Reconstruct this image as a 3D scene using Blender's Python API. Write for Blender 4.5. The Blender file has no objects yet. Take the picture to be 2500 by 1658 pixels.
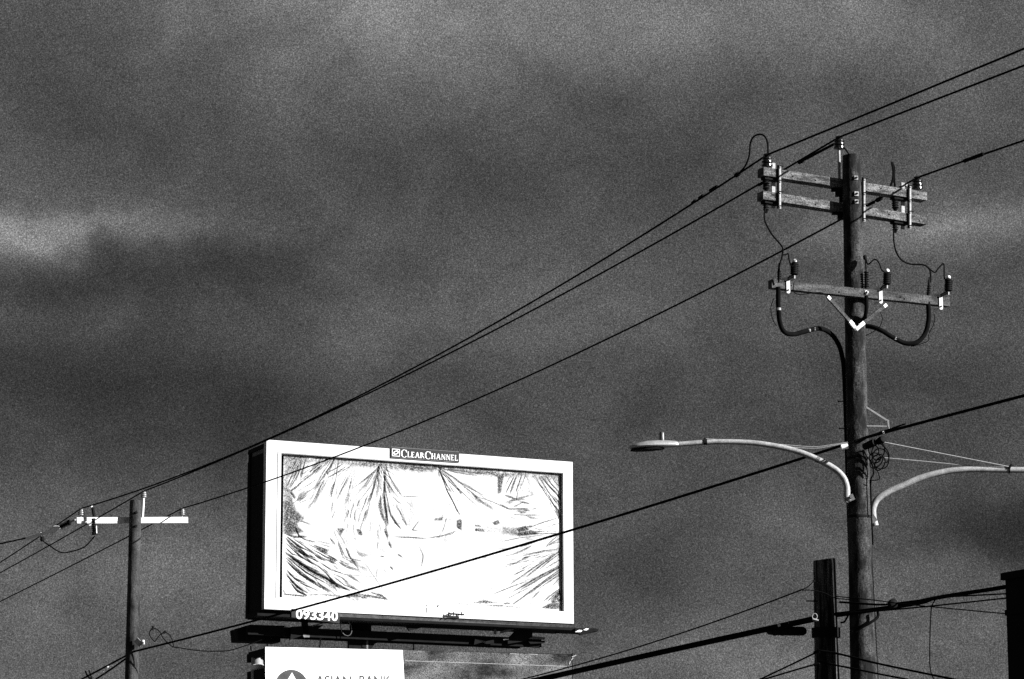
import bpy, math, random
import numpy as np
from mathutils import Vector, Matrix

random.seed(7)
rng = np.random.default_rng(7)
sc = bpy.context.scene
COL = sc.collection

# ------------------------------------------------------------------ camera
FPX, PITCH, EYE = 7200.0, math.radians(11.0), 1.65      # focal length in photo pixels (2500 wide)
cam_d = bpy.data.cameras.new('camera')
cam_d.sensor_width = 36.0
cam_d.lens = FPX / 2500.0 * 36.0
cam_d.clip_start, cam_d.clip_end = 0.5, 6000.0
cam = bpy.data.objects.new('camera', cam_d)
COL.objects.link(cam)
cam.location = (0, 0, EYE)
cam.rotation_euler = (math.pi / 2 + PITCH, 0, 0)
sc.camera = cam
FW = Vector((0, math.cos(PITCH), math.sin(PITCH)))
UP = Vector((0, -math.sin(PITCH), math.cos(PITCH)))
CAM = Vector((0, 0, EYE))

def ray(u, v):
    return Vector((1, 0, 0)) * ((u - 1250) / FPX) + UP * ((829 - v) / FPX) + FW

def P(u, v, Y):
    """world point on the photo's sight line (u, v) at Y metres from the camera"""
    d = ray(u, v)
    return CAM + d * (Y / d.y)

def proj(p):
    d = p - CAM
    w = d.dot(FW)
    return 1250 + FPX * d.x / w, 829 - FPX * d.dot(UP) / w

# ------------------------------------------------------------------ sky and sun (black-and-white film, red filter)
SUN_AZ, SUN_EL = math.radians(68), math.radians(23)      # azimuth from behind the camera towards the right
SUN = Vector((math.cos(SUN_EL) * math.sin(SUN_AZ), -math.cos(SUN_EL) * math.cos(SUN_AZ), math.sin(SUN_EL)))
world = bpy.data.worlds.new('World')
sc.world = world
world.use_nodes = True
wn, wl = world.node_tree.nodes, world.node_tree.links
wn.clear()

def wnode(t, **kw):
    n = wn.new(t)
    for k, v in kw.items():
        setattr(n, k, v)
    return n

def wmath(op, a, b=None, c=None):
    n = wn.new('ShaderNodeMath'); n.operation = op
    for i, x in enumerate((a, b, c)):
        if x is None:
            continue
        if isinstance(x, (int, float)):
            n.inputs[i].default_value = x
        else:
            wl.new(x, n.inputs[i])
    return n.outputs[0]

sky = wnode('ShaderNodeTexSky', sky_type='NISHITA', sun_disc=False)
sky.sun_elevation = SUN_EL
sky.sun_rotation = math.atan2(SUN.x, SUN.y)
sky.altitude, sky.air_density, sky.dust_density = 20.0, 1.0, 0.4
sep = wnode('ShaderNodeSeparateColor')
wl.new(sky.outputs[0], sep.inputs[0])
tc = wnode('ShaderNodeTexCoord')
DIR = tc.outputs['Generated']

def wnoise(scale, detail, rough, stretch=(1, 1, 1), dist=0.0):
    mp = wnode('ShaderNodeMapping'); mp.inputs['Scale'].default_value = stretch
    wl.new(DIR, mp.inputs[0])
    n = wnode('ShaderNodeTexNoise')
    n.inputs['Scale'].default_value = scale
    n.inputs['Detail'].default_value = detail
    n.inputs['Roughness'].default_value = rough
    n.inputs['Distortion'].default_value = dist
    wl.new(mp.outputs[0], n.inputs['Vector'])
    return n.outputs['Fac']

expo = wmath('MULTIPLY', wmath('SUBTRACT', wnoise(7.5, 6, 0.58, (1, 1, 1.7), 0.5), 0.5), 1.5)
expo = wmath('ADD', expo, wmath('MULTIPLY', wmath('SUBTRACT', wnoise(24.0, 6, 0.62, (1, 1, 1.35), 0.7), 0.5), 1.15))
# film grain imitated by fine noise put into the sky
expo = wmath('ADD', expo, wmath('MULTIPLY', wmath('SUBTRACT', wnoise(2400.0, 2, 0.75), 0.5), 4.2))
# cloud banks and gaps: (photo u, v, half width, half height, log gain)
CLOUDS = [(1250, 1750, 2600, 520, -.50), (1250, -150, 2600, 420, .78),
          (0, 558, 260, 42, .78), (240, 566, 240, 26, .46), (60, 520, 460, 90, .22), (220, 652, 360, 44, -.50), (520, 690, 340, 60, -.25),
          (1150, 30, 480, 150, .66), (700, 60, 300, 110, .25), (2080, 70, 330, 150, .50), (1650, 40, 300, 120, .12), (80, 200, 420, 220, -.34),
          (2480, 60, 120, 200, -.2), (250, 1000, 600, 200, -.62), (900, 990, 420, 90, -.22),
          (2380, 578, 280, 60, .62), (2150, 560, 300, 80, .35), (2430, 680, 240, 60, -.15), (1480, 720, 330, 110, .30), (1150, 850, 260, 80, .14),
          (500, 400, 460, 150, -.22), (1650, 470, 320, 110, -.10), (1250, 430, 260, 120, -.10),
          (1500, 1390, 300, 75, -.38), (1800, 1330, 200, 60, .10), (2420, 1300, 190, 100, -1.25), (2250, 1390, 200, 45, .38), (2000, 1000, 320, 130, -.10),
          (1750, 1600, 460, 70, .55), (430, 1390, 320, 90, .30), (60, 900, 300, 90, -.15), (2300, 950, 260, 120, -.12)]
wmp = wnode('ShaderNodeTexNoise')
wmp.inputs['Scale'].default_value, wmp.inputs['Detail'].default_value = 14.0, 4
wl.new(DIR, wmp.inputs['Vector'])
wsub = wnode('ShaderNodeVectorMath', operation='SUBTRACT'); wsub.inputs[1].default_value = (.5, .5, .5)
wl.new(wmp.outputs['Color'], wsub.inputs[0])
wsc = wnode('ShaderNodeVectorMath', operation='SCALE'); wsc.inputs['Scale'].default_value = 0.055
wl.new(wsub.outputs[0], wsc.inputs[0])
wad = wnode('ShaderNodeVectorMath', operation='ADD')
wl.new(DIR, wad.inputs[0]); wl.new(wsc.outputs[0], wad.inputs[1])
WDIR = wad.outputs[0]
for (u, v, su, sv, amp) in CLOUDS:
    c = ray(u, v).normalized()
    vm = wnode('ShaderNodeVectorMath', operation='SUBTRACT')
    wl.new(WDIR, vm.inputs[0]); vm.inputs[1].default_value = c
    qs = []
    for ax, s in (((1, 0, 0), su), (tuple(UP), sv)):
        dt = wnode('ShaderNodeVectorMath', operation='DOT_PRODUCT')
        wl.new(vm.outputs[0], dt.inputs[0])
        dt.inputs[1].default_value = tuple(x * FPX / s for x in ax)
        qs.append(wmath('MULTIPLY', dt.outputs['Value'], dt.outputs['Value']))
    dt = wnode('ShaderNodeVectorMath', operation='DOT_PRODUCT')
    wl.new(vm.outputs[0], dt.inputs[0]); dt.inputs[1].default_value = tuple(FW * 4.0)
    qs.append(wmath('MULTIPLY', dt.outputs['Value'], dt.outputs['Value']))
    r2 = wmath('ADD', wmath('ADD', qs[0], qs[1]), qs[2])
    g = wmath('EXPONENT', wmath('MULTIPLY', r2, -0.8))
    expo = wmath('MULTIPLY_ADD', g, amp, expo)
lum = wmath('MULTIPLY', wmath('MULTIPLY', wmath('EXPONENT', expo), sep.outputs[0]), 0.28)     # red filter factor
comb = wnode('ShaderNodeCombineColor')
for i in range(3):
    wl.new(lum, comb.inputs[i])
bg = wnode('ShaderNodeBackground')
bg.inputs['Strength'].default_value = 0.05
wl.new(comb.outputs[0], bg.inputs['Color'])
wo = wnode('ShaderNodeOutputWorld')
wl.new(bg.outputs[0], wo.inputs['Surface'])

sun_d = bpy.data.lights.new('sun', 'SUN')
sun_d.energy, sun_d.angle, sun_d.color = 5.0, math.radians(0.53), (1, 1, 1)
sun = bpy.data.objects.new('sun', sun_d)
COL.objects.link(sun)
sun.rotation_euler = SUN.to_track_quat('Z', 'Y').to_euler()
sc.view_settings.view_transform = 'Standard'
sc.view_settings.look = 'None'
sc.view_settings.gamma = 1.0
sc.view_settings.use_curve_mapping = False
sc.view_settings.exposure = 1.35
sc.cycles.use_denoising = False

# ------------------------------------------------------------------ materials (greys: the place is seen on monochrome film)
MATS = {}

def mat(name, lo, hi, scale=6.0, stretch=(1, 1, 1), rough=0.85, metallic=0.0, bump=0.0, bscale=None, detail=8,
        spec=0.3, sharp=(0.3, 0.7), speck=0.0, attr=None, space='Object'):
    if name in MATS:
        return MATS[name]
    m = bpy.data.materials.new(name); m.use_nodes = True
    nt = m.node_tree; N, L = nt.nodes, nt.links
    b = N['Principled BSDF']
    b.inputs['Roughness'].default_value = rough
    b.inputs['Metallic'].default_value = metallic
    b.inputs['Specular IOR Level'].default_value = spec
    t = N.new('ShaderNodeTexCoord')
    mp = N.new('ShaderNodeMapping'); mp.inputs['Scale'].default_value = stretch
    L.new(t.outputs[space], mp.inputs[0])
    n = N.new('ShaderNodeTexNoise')
    n.inputs['Scale'].default_value = scale; n.inputs['Detail'].default_value = detail
    n.inputs['Roughness'].default_value = 0.62
    L.new(mp.outputs[0], n.inputs['Vector'])
    cr = N.new('ShaderNodeValToRGB')
    cr.color_ramp.elements[0].position, cr.color_ramp.elements[1].position = sharp
    cr.color_ramp.elements[0].color = (lo, lo, lo, 1)
    cr.color_ramp.elements[1].color = (hi, hi, hi, 1)
    L.new(n.outputs['Fac'], cr.inputs[0])
    out = cr.outputs[0]
    if speck:
        n2 = N.new('ShaderNodeTexNoise')
        n2.inputs['Scale'].default_value = 55; n2.inputs['Detail'].default_value = 3
        L.new(t.outputs[space], n2.inputs['Vector'])
        r2 = N.new('ShaderNodeMapRange')
        r2.inputs[1].default_value, r2.inputs[2].default_value = 0.36, 0.64
        r2.inputs[3].default_value, r2.inputs[4].default_value = 1 - speck, 1 + speck
        L.new(n2.outputs['Fac'], r2.inputs[0])
        mx = N.new('ShaderNodeVectorMath'); mx.operation = 'SCALE'
        L.new(out, mx.inputs[0]); L.new(r2.outputs[0], mx.inputs['Scale'])
        out = mx.outputs[0]
    if attr:
        at = N.new('ShaderNodeAttribute'); at.attribute_name = attr
        mm = N.new('ShaderNodeMix'); mm.data_type = 'RGBA'
        L.new(at.outputs['Fac'], mm.inputs['Factor'])
        L.new(out, mm.inputs[6]); mm.inputs[7].default_value = (0.004, 0.004, 0.004, 1)
        out = mm.outputs[2]
    L.new(out, b.inputs['Base Color'])
    if bump:
        bn = N.new('ShaderNodeBump'); bn.inputs['Strength'].default_value = bump
        bn.inputs['Distance'].default_value = 0.02
        if bscale:
            n3 = N.new('ShaderNodeTexNoise'); n3.inputs['Scale'].default_value = bscale
            n3.inputs['Detail'].default_value = 6
            L.new(mp.outputs[0], n3.inputs['Vector']); L.new(n3.outputs['Fac'], bn.inputs['Height'])
        else:
            L.new(n.outputs['Fac'], bn.inputs['Height'])
        L.new(bn.outputs[0], b.inputs['Normal'])
    MATS[name] = m
    return m

POLE = mat('creosoted_pole_wood', 0.002, 0.040, 4.0, (1.3, 1.3, 0.55), 0.95, 0, 0.9, 11.0, sharp=(0.43, 0.60), speck=0.8)
OLD = mat('old_black_pole_wood', 0.003, 0.13, 4.0, (3.5, 3.5, 0.25), 0.95, 0, 1.0, 9.0, sharp=(0.47, 0.66), speck=0.5)
LPOLE = mat('distant_pole_wood', 0.003, 0.045, 3.5, (1.6, 1.6, 0.5), 0.9, 0, 0.8, 9.0, sharp=(0.38, 0.62), speck=0.6)
ARM = mat('weathered_arm_wood', 0.012, 0.14, 7.0, (0.5, 0.5, 2.0), 0.9, 0, 0.8, 14.0, sharp=(0.36, 0.62), speck=0.7)
ARM3 = mat('brown_arm_wood', 0.010, 0.075, 7.0, (0.5, 0.5, 2.0), 0.9, 0, 0.6, 14.0, sharp=(0.34, 0.64), speck=0.6)
WARM = mat('white_painted_arm', 0.42, 0.72, 7.0, (0.5, 0.5, 2.5), rough=0.7, speck=0.25)
STRAP = mat('grey_fibreglass_strap', 0.15, 0.3, 12.0, rough=0.6, speck=0.25)
GALV = mat('galvanised_steel', 0.17, 0.27, 20.0, rough=0.55, metallic=0.0, spec=0.5, speck=0.2)
WHITE = mat('white_bracket', 0.8, 0.88, 5.0, rough=0.5)
BLACK = mat('black_cable_jacket', 0.003, 0.006, 10.0, rough=0.9, spec=0.03)
WIRE = mat('weathered_wire', 0.003, 0.006, 10.0, rough=0.9, spec=0.03)
PORC = mat('dark_glazed_porcelain', 0.005, 0.012, 6.0, rough=0.18, spec=0.5)
POLY = mat('black_polymer', 0.003, 0.006, 6.0, rough=0.7, spec=0.08)
LAMP = mat('lamp_aluminium', 0.35, 0.5, 14.0, rough=0.38, metallic=0.5, spec=0.5, speck=0.15)
ARMTUBE = mat('lamp_arm_aluminium', 0.18, 0.36, 10.0, rough=0.55, spec=0.4, speck=0.25)
FRAME = mat('white_board_frame', 0.42, 0.56, 2.0, rough=0.7, speck=0.10, sharp=(0.25, 0.6))
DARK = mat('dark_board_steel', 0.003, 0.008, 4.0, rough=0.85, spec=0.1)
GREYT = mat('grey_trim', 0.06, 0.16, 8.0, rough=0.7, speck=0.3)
VINYL = mat('wrinkled_white_vinyl', 0.42, 0.56, 2.0, rough=0.7, bump=0.35, bscale=26.0, spec=0.1, attr='fold_shade_print')  # attribute carries painted fold shade and old print
PLATE = mat('black_sign_plate', 0.004, 0.008, 5.0, rough=0.7)
LETTER = mat('white_letter_paint', 0.84, 0.88, 5.0, rough=0.6)
PRINTW = mat('white_poster_print', 0.83, 0.88, 2.0, rough=0.55)
PRINTG = mat('dark_grey_print', 0.012, 0.04, 6.0, rough=0.6, speck=0.3)
PICT = mat('dark_poster_picture', 0.012, 0.14, 1.0, (1, 1, 2.0), rough=0.8, spec=0.05, sharp=(0.36, 0.74), speck=0.9, detail=5)
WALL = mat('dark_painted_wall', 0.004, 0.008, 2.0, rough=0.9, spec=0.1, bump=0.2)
ASPH = mat('asphalt', 0.03, 0.045, 0.6, rough=0.95, speck=0.3)

# ------------------------------------------------------------------ mesh helpers
class MB:
    def __init__(self):
        self.v, self.f = [], []

    def hexa(self, pts):
        """8 corners: bottom ring 0-3, top ring 4-7"""
        i = len(self.v); self.v += [Vector(p) for p in pts]
        self.f += [(i, i + 3, i + 2, i + 1), (i + 4, i + 5, i + 6, i + 7)]
        for k in range(4):
            j = (k + 1) % 4
            self.f.append((i + k, i + j, i + 4 + j, i + 4 + k))
        return self

    def beam(self, a, b, w, h, up=Vector((0, 0, 1))):
        """box from a to b, w wide sideways, h tall"""
        ax = (b - a).normalized()
        sd = ax.cross(up).normalized() * (w / 2)
        u = sd.cross(ax).normalized() * (h / 2)
        self.hexa([a - sd - u, a + sd - u, a + sd + u, a - sd + u, b - sd - u, b + sd - u, b + sd + u, b - sd + u])
        return self

    def tube(self, pts, r, n=8, caps=True):
        pts = [Vector(p) for p in pts]
        rs = r if isinstance(r, (list, tuple)) else [r] * len(pts)
        t0 = (pts[1] - pts[0]).normalized()
        ref = Vector((0, 0, 1)) if abs(t0.z) < 0.9 else Vector((1, 0, 0))
        a = t0.cross(ref).normalized()
        base = len(self.v)
        for k, p in enumerate(pts):
            if k == 0:
                t = t0
            elif k == len(pts) - 1:
                t = (pts[k] - pts[k - 1]).normalized()
            else:
                t = ((pts[k + 1] - pts[k]).normalized() + (pts[k] - pts[k - 1]).normalized())
                t = t.normalized() if t.length > 1e-6 else t0
            a = (a - t * a.dot(t)).normalized()
            b = t.cross(a)
            for j in range(n):
                th = 2 * math.pi * j / n
                self.v.append(p + (a * math.cos(th) + b * math.sin(th)) * rs[k])
        for k in range(len(pts) - 1):
            for j in range(n):
                q = base + k * n
                self.f.append((q + j, q + (j + 1) % n, q + n + (j + 1) % n, q + n + j))
        if caps:
            self.f.append(tuple(base + j for j in range(n))[::-1])
            e = base + (len(pts) - 1) * n
            self.f.append(tuple(e + j for j in range(n)))
        return self

    def lathe(self, o, ax, prof, n=16):
        """profile [(distance along ax, radius)]"""
        return self.tube([o + ax * d for d, _ in prof], [r for _, r in prof], n)

    def poly(self, pts, thick):
        """flat polygon extruded by the vector thick"""
        i, n = len(self.v), len(pts)
        self.v += [Vector(p) for p in pts] + [Vector(p) + thick for p in pts]
        self.f.append(tuple(range(i, i + n))[::-1]); self.f.append(tuple(range(i + n, i + 2 * n)))
        for k in range(n):
            j = (k + 1) % n
            self.f.append((i + k, i + j, i + n + j, i + n + k))
        return self

    def build(self, name, material, parent=None, smooth=False):
        off = origin(parent) if parent else (sum(self.v, Vector()) / len(self.v))
        if not parent:
            off = Vector((off.x, off.y, min(p.z for p in self.v)))
        me = bpy.data.meshes.new(name)
        me.from_pydata([tuple(p - off) for p in self.v], [], self.f)
        me.materials.append(material)
        me.update()
        import bmesh
        bm = bmesh.new(); bm.from_mesh(me)
        bmesh.ops.recalc_face_normals(bm, faces=bm.faces)
        bm.to_mesh(me); bm.free()
        if smooth:
            for p in me.polygons:
                p.use_smooth = True
            me.set_sharp_from_angle(angle=math.radians(50))
        o = bpy.data.objects.new(name, me)
        COL.objects.link(o)
        if parent:
            o.parent = parent
            BASE[o.name] = origin(parent)
        else:
            o.location = off
            BASE[o.name] = off
        return o

BASE = {}

def origin(o):
    return BASE[o.name]

def tag(o, label, cat, group=None, kind=None):
    o['label'] = label
    if cat:
        o['category'] = cat
    if group:
        o['group'] = group
    if kind:
        o['kind'] = kind
    return o

def thing(name, loc, label, cat, group=None):
    e = bpy.data.objects.new(name, None)
    e.empty_display_size = 0.2
    COL.objects.link(e)
    e.location = loc
    BASE[e.name] = Vector(loc)
    return tag(e, label, cat, group)

def smooth_path(pts, n=8):
    """Catmull-Rom through 3D points"""
    pts = [Vector(p) for p in pts]
    if len(pts) < 3:
        return pts
    q = [pts[0] * 2 - pts[1]] + pts + [pts[-1] * 2 - pts[-2]]
    out = []
    for i in range(1, len(q) - 2):
        for k in range(n):
            t = k / n
            out.append(0.5 * ((2 * q[i]) + (q[i + 1] - q[i - 1]) * t + (2 * q[i - 1] - 5 * q[i] + 4 * q[i + 1] - q[i + 2]) * t * t
                              + (3 * q[i] - q[i - 1] - 3 * q[i + 1] + q[i + 2]) * t ** 3))
    out.append(pts[-1])
    return out

def PP(lst, Y=None, n=8):
    return smooth_path([P(*(p if len(p) == 3 else (p[0], p[1], Y))) for p in lst], n)

def span(p0, p1, via=None, sag=0.3, n=24):
    """hanging wire between two points; the sag is solved so that it hangs through the sighted height"""
    def curve(s, m):
        return [p0.lerp(p1, k / m) - Vector((0, 0, 4 * s * (k / m) * (1 - k / m))) for k in range(m + 1)]
    if via:
        lo, hi = -0.5, 3.0
        for _ in range(30):
            mid = (lo + hi) / 2
            pr = [proj(c) for c in curve(mid, 120)]
            y = None
            for a, b in zip(pr, pr[1:]):
                if (a[0] - via[0]) * (b[0] - via[0]) <= 0 and a[0] != b[0]:
                    y = a[1] + (b[1] - a[1]) * (via[0] - a[0]) / (b[0] - a[0]); break
            if y is None:
                break
            if y < via[1]:
                lo = mid
            else:
                hi = mid
        sag = (lo + hi) / 2
    return curve(sag, n)

def wire(name, pts, r, label, cat, material=None, parent=None, group=None, n=7):
    o = MB().tube(pts, r, n).build(name, material or WIRE, parent, True)
    if label:
        tag(o, label, cat, group)
    return o

# ------------------------------------------------------------------ ground
g = MB()
g.v = [Vector(p) for p in ((-3000, -3000, 0), (3000, -3000, 0), (3000, 3000, 0), (-3000, 3000, 0))]
g.f = [(0, 1, 2, 3)]
go = g.build('ground', ASPH)
tag(go, 'dark asphalt ground below the poles and signs', None, kind='structure')

# ------------------------------------------------------------------ dark building at the right edge
BY = 31.0
street = Vector((math.sin(math.radians(25)), -math.cos(math.radians(25)), 0))     # along the street, towards the camera's right
into = Vector((math.cos(math.radians(25)), math.sin(math.radians(25)), 0))
c0 = P(2454, 1406, BY); ztop = c0.z; c0.z = 0
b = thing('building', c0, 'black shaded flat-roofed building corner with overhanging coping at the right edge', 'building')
def prism(corner, l, w, z0, z1, grow=0.0):
    a = corner - street * grow - into * grow
    q = [a, a + street * (l + 2 * grow), a + street * (l + 2 * grow) + into * (w + 2 * grow), a + into * (w + 2 * grow)]
    return [Vector((p.x, p.y, z0)) for p in q] + [Vector((p.x, p.y, z1)) for p in q]
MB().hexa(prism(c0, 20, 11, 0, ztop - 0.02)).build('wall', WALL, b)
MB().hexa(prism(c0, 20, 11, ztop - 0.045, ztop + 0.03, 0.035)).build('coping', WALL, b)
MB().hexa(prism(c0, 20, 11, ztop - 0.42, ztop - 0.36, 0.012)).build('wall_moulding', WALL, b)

# ------------------------------------------------------------------ wooden pole shafts
def shaft(base_xy, ztop, rtop, rbot, rough=0.0, seed=0, n=28, rings=70, cut=0.0, lean=(0, 0)):
    r_ = np.random.default_rng(seed)
    m = MB()
    ph = r_.uniform(0, 6.28, 8); fr = r_.uniform(0.3, 2.2, 8)
    grooves = r_.normal(0, 1, n)
    for k in range(rings + 1):
        t = k / rings
        z = ztop * t
        rr = rbot + (rtop - rbot) * t
        for j in range(n):
            th = 2 * math.pi * j / n
            w = sum(math.sin(fr[i] * z + ph[i] + th * (i % 3 + 1)) for i in range(8)) / 8
            d = rr * (1 + rough * (0.5 * w + 0.35 * grooves[j] * (0.6 + 0.4 * math.sin(z * 0.8 + j))))
            if k == rings:
                d *= 0.96
            m.v.append(Vector((base_xy[0] + lean[0] * (z - ztop) + d * math.cos(th), base_xy[1] + lean[1] * (z - ztop) + d * math.sin(th),
                               z + (cut * math.cos(th - 0.5) if k == rings else 0))))
    for k in range(rings):
        for j in range(n):
            q = k * n
            m.f.append((q + j, q + (j + 1) % n, q + n + (j + 1) % n, q + n + j))
    m.f.append(tuple(rings * n + j for j in range(n)))
    return m

NY = 43.0
PXM = FPX / NY                                              # photo pixels per metre at the near pole
top = P(2078, 379, NY)
pole = thing('utility_pole', (top.x, NY, 0), 'tall dark wooden utility pole with double crossarms on top and braced third crossarm', 'utility pole')
shaft((top.x, NY), top.z, 0.135, 0.215, 0.02, 3, cut=0.012).build('shaft', POLE, pole, True)

def pole_r(z):
    return 0.215 + (0.135 - 0.215) * z / top.z

# crossarms: the upper two bolted behind the shaft, the third in front
AZ = math.radians(61)
ad = Vector((math.sin(AZ), math.cos(AZ), 0))
def arm_obj(u0, v0, y0, u1, v1, y1, material, w=0.18, h=0.128):
    m = MB(); a, b_ = P(u0, v0, y0), P(u1, v1, y1)
    m.beam(a, b_, w, h)
    return m.build('crossarm', material, pole), a, b_
arm1, a1, b1 = arm_obj(1857, 421, 42.55, 2255, 482, 43.85, ARM)
arm2, a2, b2 = arm_obj(1856, 479, 42.55, 2255, 541, 43.85, ARM)
arm3, a3, b3 = arm_obj(1880, 694, 42.22, 2314, 739, 43.42, ARM3, 0.12, 0.128)

def on(a, b_, u):
    """point on the beam axis at photo column u"""
    ua, ub = proj(a)[0], proj(b_)[0]
    return a.lerp(b_, (u - ua) / (ub - ua))

fr = ad.cross(Vector((0, 0, 1)))                            # towards the camera side of the arms
if fr.y > 0:
    fr = -fr
# knots and bolt heads on the arm faces
for (a, b_, us, arm) in ((a1, b1, (1925, 1980, 2140, 2170, 2232), arm1), (a2, b2, (1884, 1980, 2160, 2235), arm2), (a3, b3, (1925, 2040, 2200, 2190), arm3)):
    for i, u in enumerate(us):
        p = on(a, b_, u) + fr * (0.09 if arm is not arm3 else 0.06) + Vector((0, 0, random.uniform(-.03, .03)))
        MB().lathe(p - fr * 0.01, fr, [(0, .012), (.016, .012), (.018, .005)], 8).build('bolt', DARK, arm)
# vertical fibreglass straps that tie the two upper arms together
Z = Vector((0, 0, 1))
for (u, v0, v1, back) in ((1903, 404, 510, 0), (2109, 434, 541, 0), (2221, 452, 558, 0), (1888, 398, 509, 1), (2204, 446, 560, 1)):
    p = on(a1, b1, u)
    y = p.y + (fr.y * 0.125 if not back else -fr.y * 0.11)
    t_, bt = P(u, v0, y), P(u, v1, y)
    st = MB().beam(bt, t_, 0.02, 0.045 if not back else 0.06, up=ad).build('strap', STRAP, pole)
    if not back:
        MB().beam(bt - ad * 0.03 + fr * .012, t_ - ad * 0.03 + fr * .012, 0.035, 0.02, up=ad).build('strap_edge', DARK, st)
        for k in (0.03, 0.36, 0.62, 0.95):
            q = t_.lerp(bt, k)
            MB().tube([q - ad * .035 + fr * 0.012, q - ad * .012 + fr * .055, q + ad * 0.035 + fr * 0.045], 0.009, 6).build('bolt', DARK, st)
# dark insulator posts hanging between and below the arms at both ends
for (u, uu) in ((1869, 1888), (2183, 2200)):
    p = on(a1, b1, u); q = on(a2, b2, u)
    for (o, h_, rr) in ((p - Z * .064, -0.21, .042), (q - Z * .064, -0.18, .034)):
        prof = [(0, rr * 1.6), (.02, rr * 1.7), (.03, rr)]
        d = .05
        while d < abs(h_) - .03:
            prof += [(d, rr), (d + .012, rr * 1.35), (d + .02, rr)]
            d += .035
        prof += [(abs(h_), rr * .6)]
        MB().lathe(o, -Z, prof, 12).build('hanger_insulator', POLY, pole, True)
    # shackle bracket under each arm
    for o in (p, q):
        MB().beam(o - Z * .085 - ad * .05, o - Z * .085 + ad * .22, .12, .04).build('hanger_bracket', DARK, pole)
# stepped gain bracket beside the shaft
for k, (u0, u1, v0, v1) in enumerate(((2030, 2060, 452, 466), (2040, 2060, 466, 478), (2050, 2062, 478, 492), (2032, 2060, 508, 522), (2046, 2060, 522, 534))):
    y = 43.12
    q = [P(u0, v1, y), P(u1, v1, y), P(u1, v0, y), P(u0, v0, y)]
    MB().poly(q, Vector((0, 0.08 + k * .004, 0))).build('gain_bracket', DARK, pole)

def pin_insulator(base, material, s=1.0, parent=None, pin=0.06):
    """three-shed pin insulator standing on base; returns the groove point for the wire"""
    prof = [(0, .045), (.006, .074), (.030, .072), (.040, .052), (.048, .052), (.054, .075), (.078, .072), (.088, .050), (.096, .050),
            (.102, .068), (.124, .064), (.134, .045), (.146, .040), (.152, .05), (.172, .048), (.18, .03)]
    io = MB().lathe(base + Z * pin, Z, [(d * s, r * s) for d, r in prof], 18).build('insulator', material, parent, True)
    MB().lathe(base, Z, [(0, .016), (pin + .01, .016)], 8).build('pin', GALV, io)
    return base + Z * (pin + .165 * s)

topA = pin_insulator(on(a1, b1, 1873) + Z * .06, PORC, 1.12, pole, .04)
topC = pin_insulator(on(a1, b1, 2240) + Z * .06, PORC, 1.12, pole, .05)
pb = P(2050, 456, 43.2); pt = P(2049, 364, 43.2)
MB().lathe(pb, Z, [(0, .03), (.02, .03), (.022, .022), ((pt - pb).length, .022)], 10).build('ridge_pin', GALV, pole, True)
topB = pin_insulator(pt - Z * .02, PORC, 1.12, pole, .02)
wire('earth_lead', PP([(2060, 360), (2067, 368), (2074, 380)], 43.1), .012, None, None, BLACK, pole)
# square washers on the face of the shaft
def on_shaft(u, v, out=0.0):
    z = P(u, v, NY).z
    r = pole_r(z)
    x = (P(u, v, NY).x - top.x) / r
    x = max(-.97, min(.97, x))
    nrm = Vector((x, -math.sqrt(1 - x * x), 0))
    return Vector((top.x, NY, 0)) + nrm * (r + out) + Vector((0, 0, P(u, v, NY - r).z)), nrm
for (u, v, s) in ((2087, 434, 8), (2088, 473, 9), (2088, 492, 8)):
    c, nrm = on_shaft(u, v)
    tx = Z.cross(nrm); h = s / 2 / PXM * 1.25
    w_ = MB().poly([c - tx * h - Z * h, c + tx * h - Z * h, c + tx * h + Z * h, c - tx * h + Z * h], nrm * .014).build('washer', STRAP, pole)
    MB().lathe(c + nrm * .013, nrm, [(0, .016), (.02, .016)], 6).build('nut', DARK, w_)
c, nrm = on_shaft(2100, 716, .12)
MB().lathe(c - nrm * .02, nrm, [(0, .034), (.018, .034), (.02, .018), (.05, .018)], 8).build('through_bolt', GALV, pole)

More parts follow.
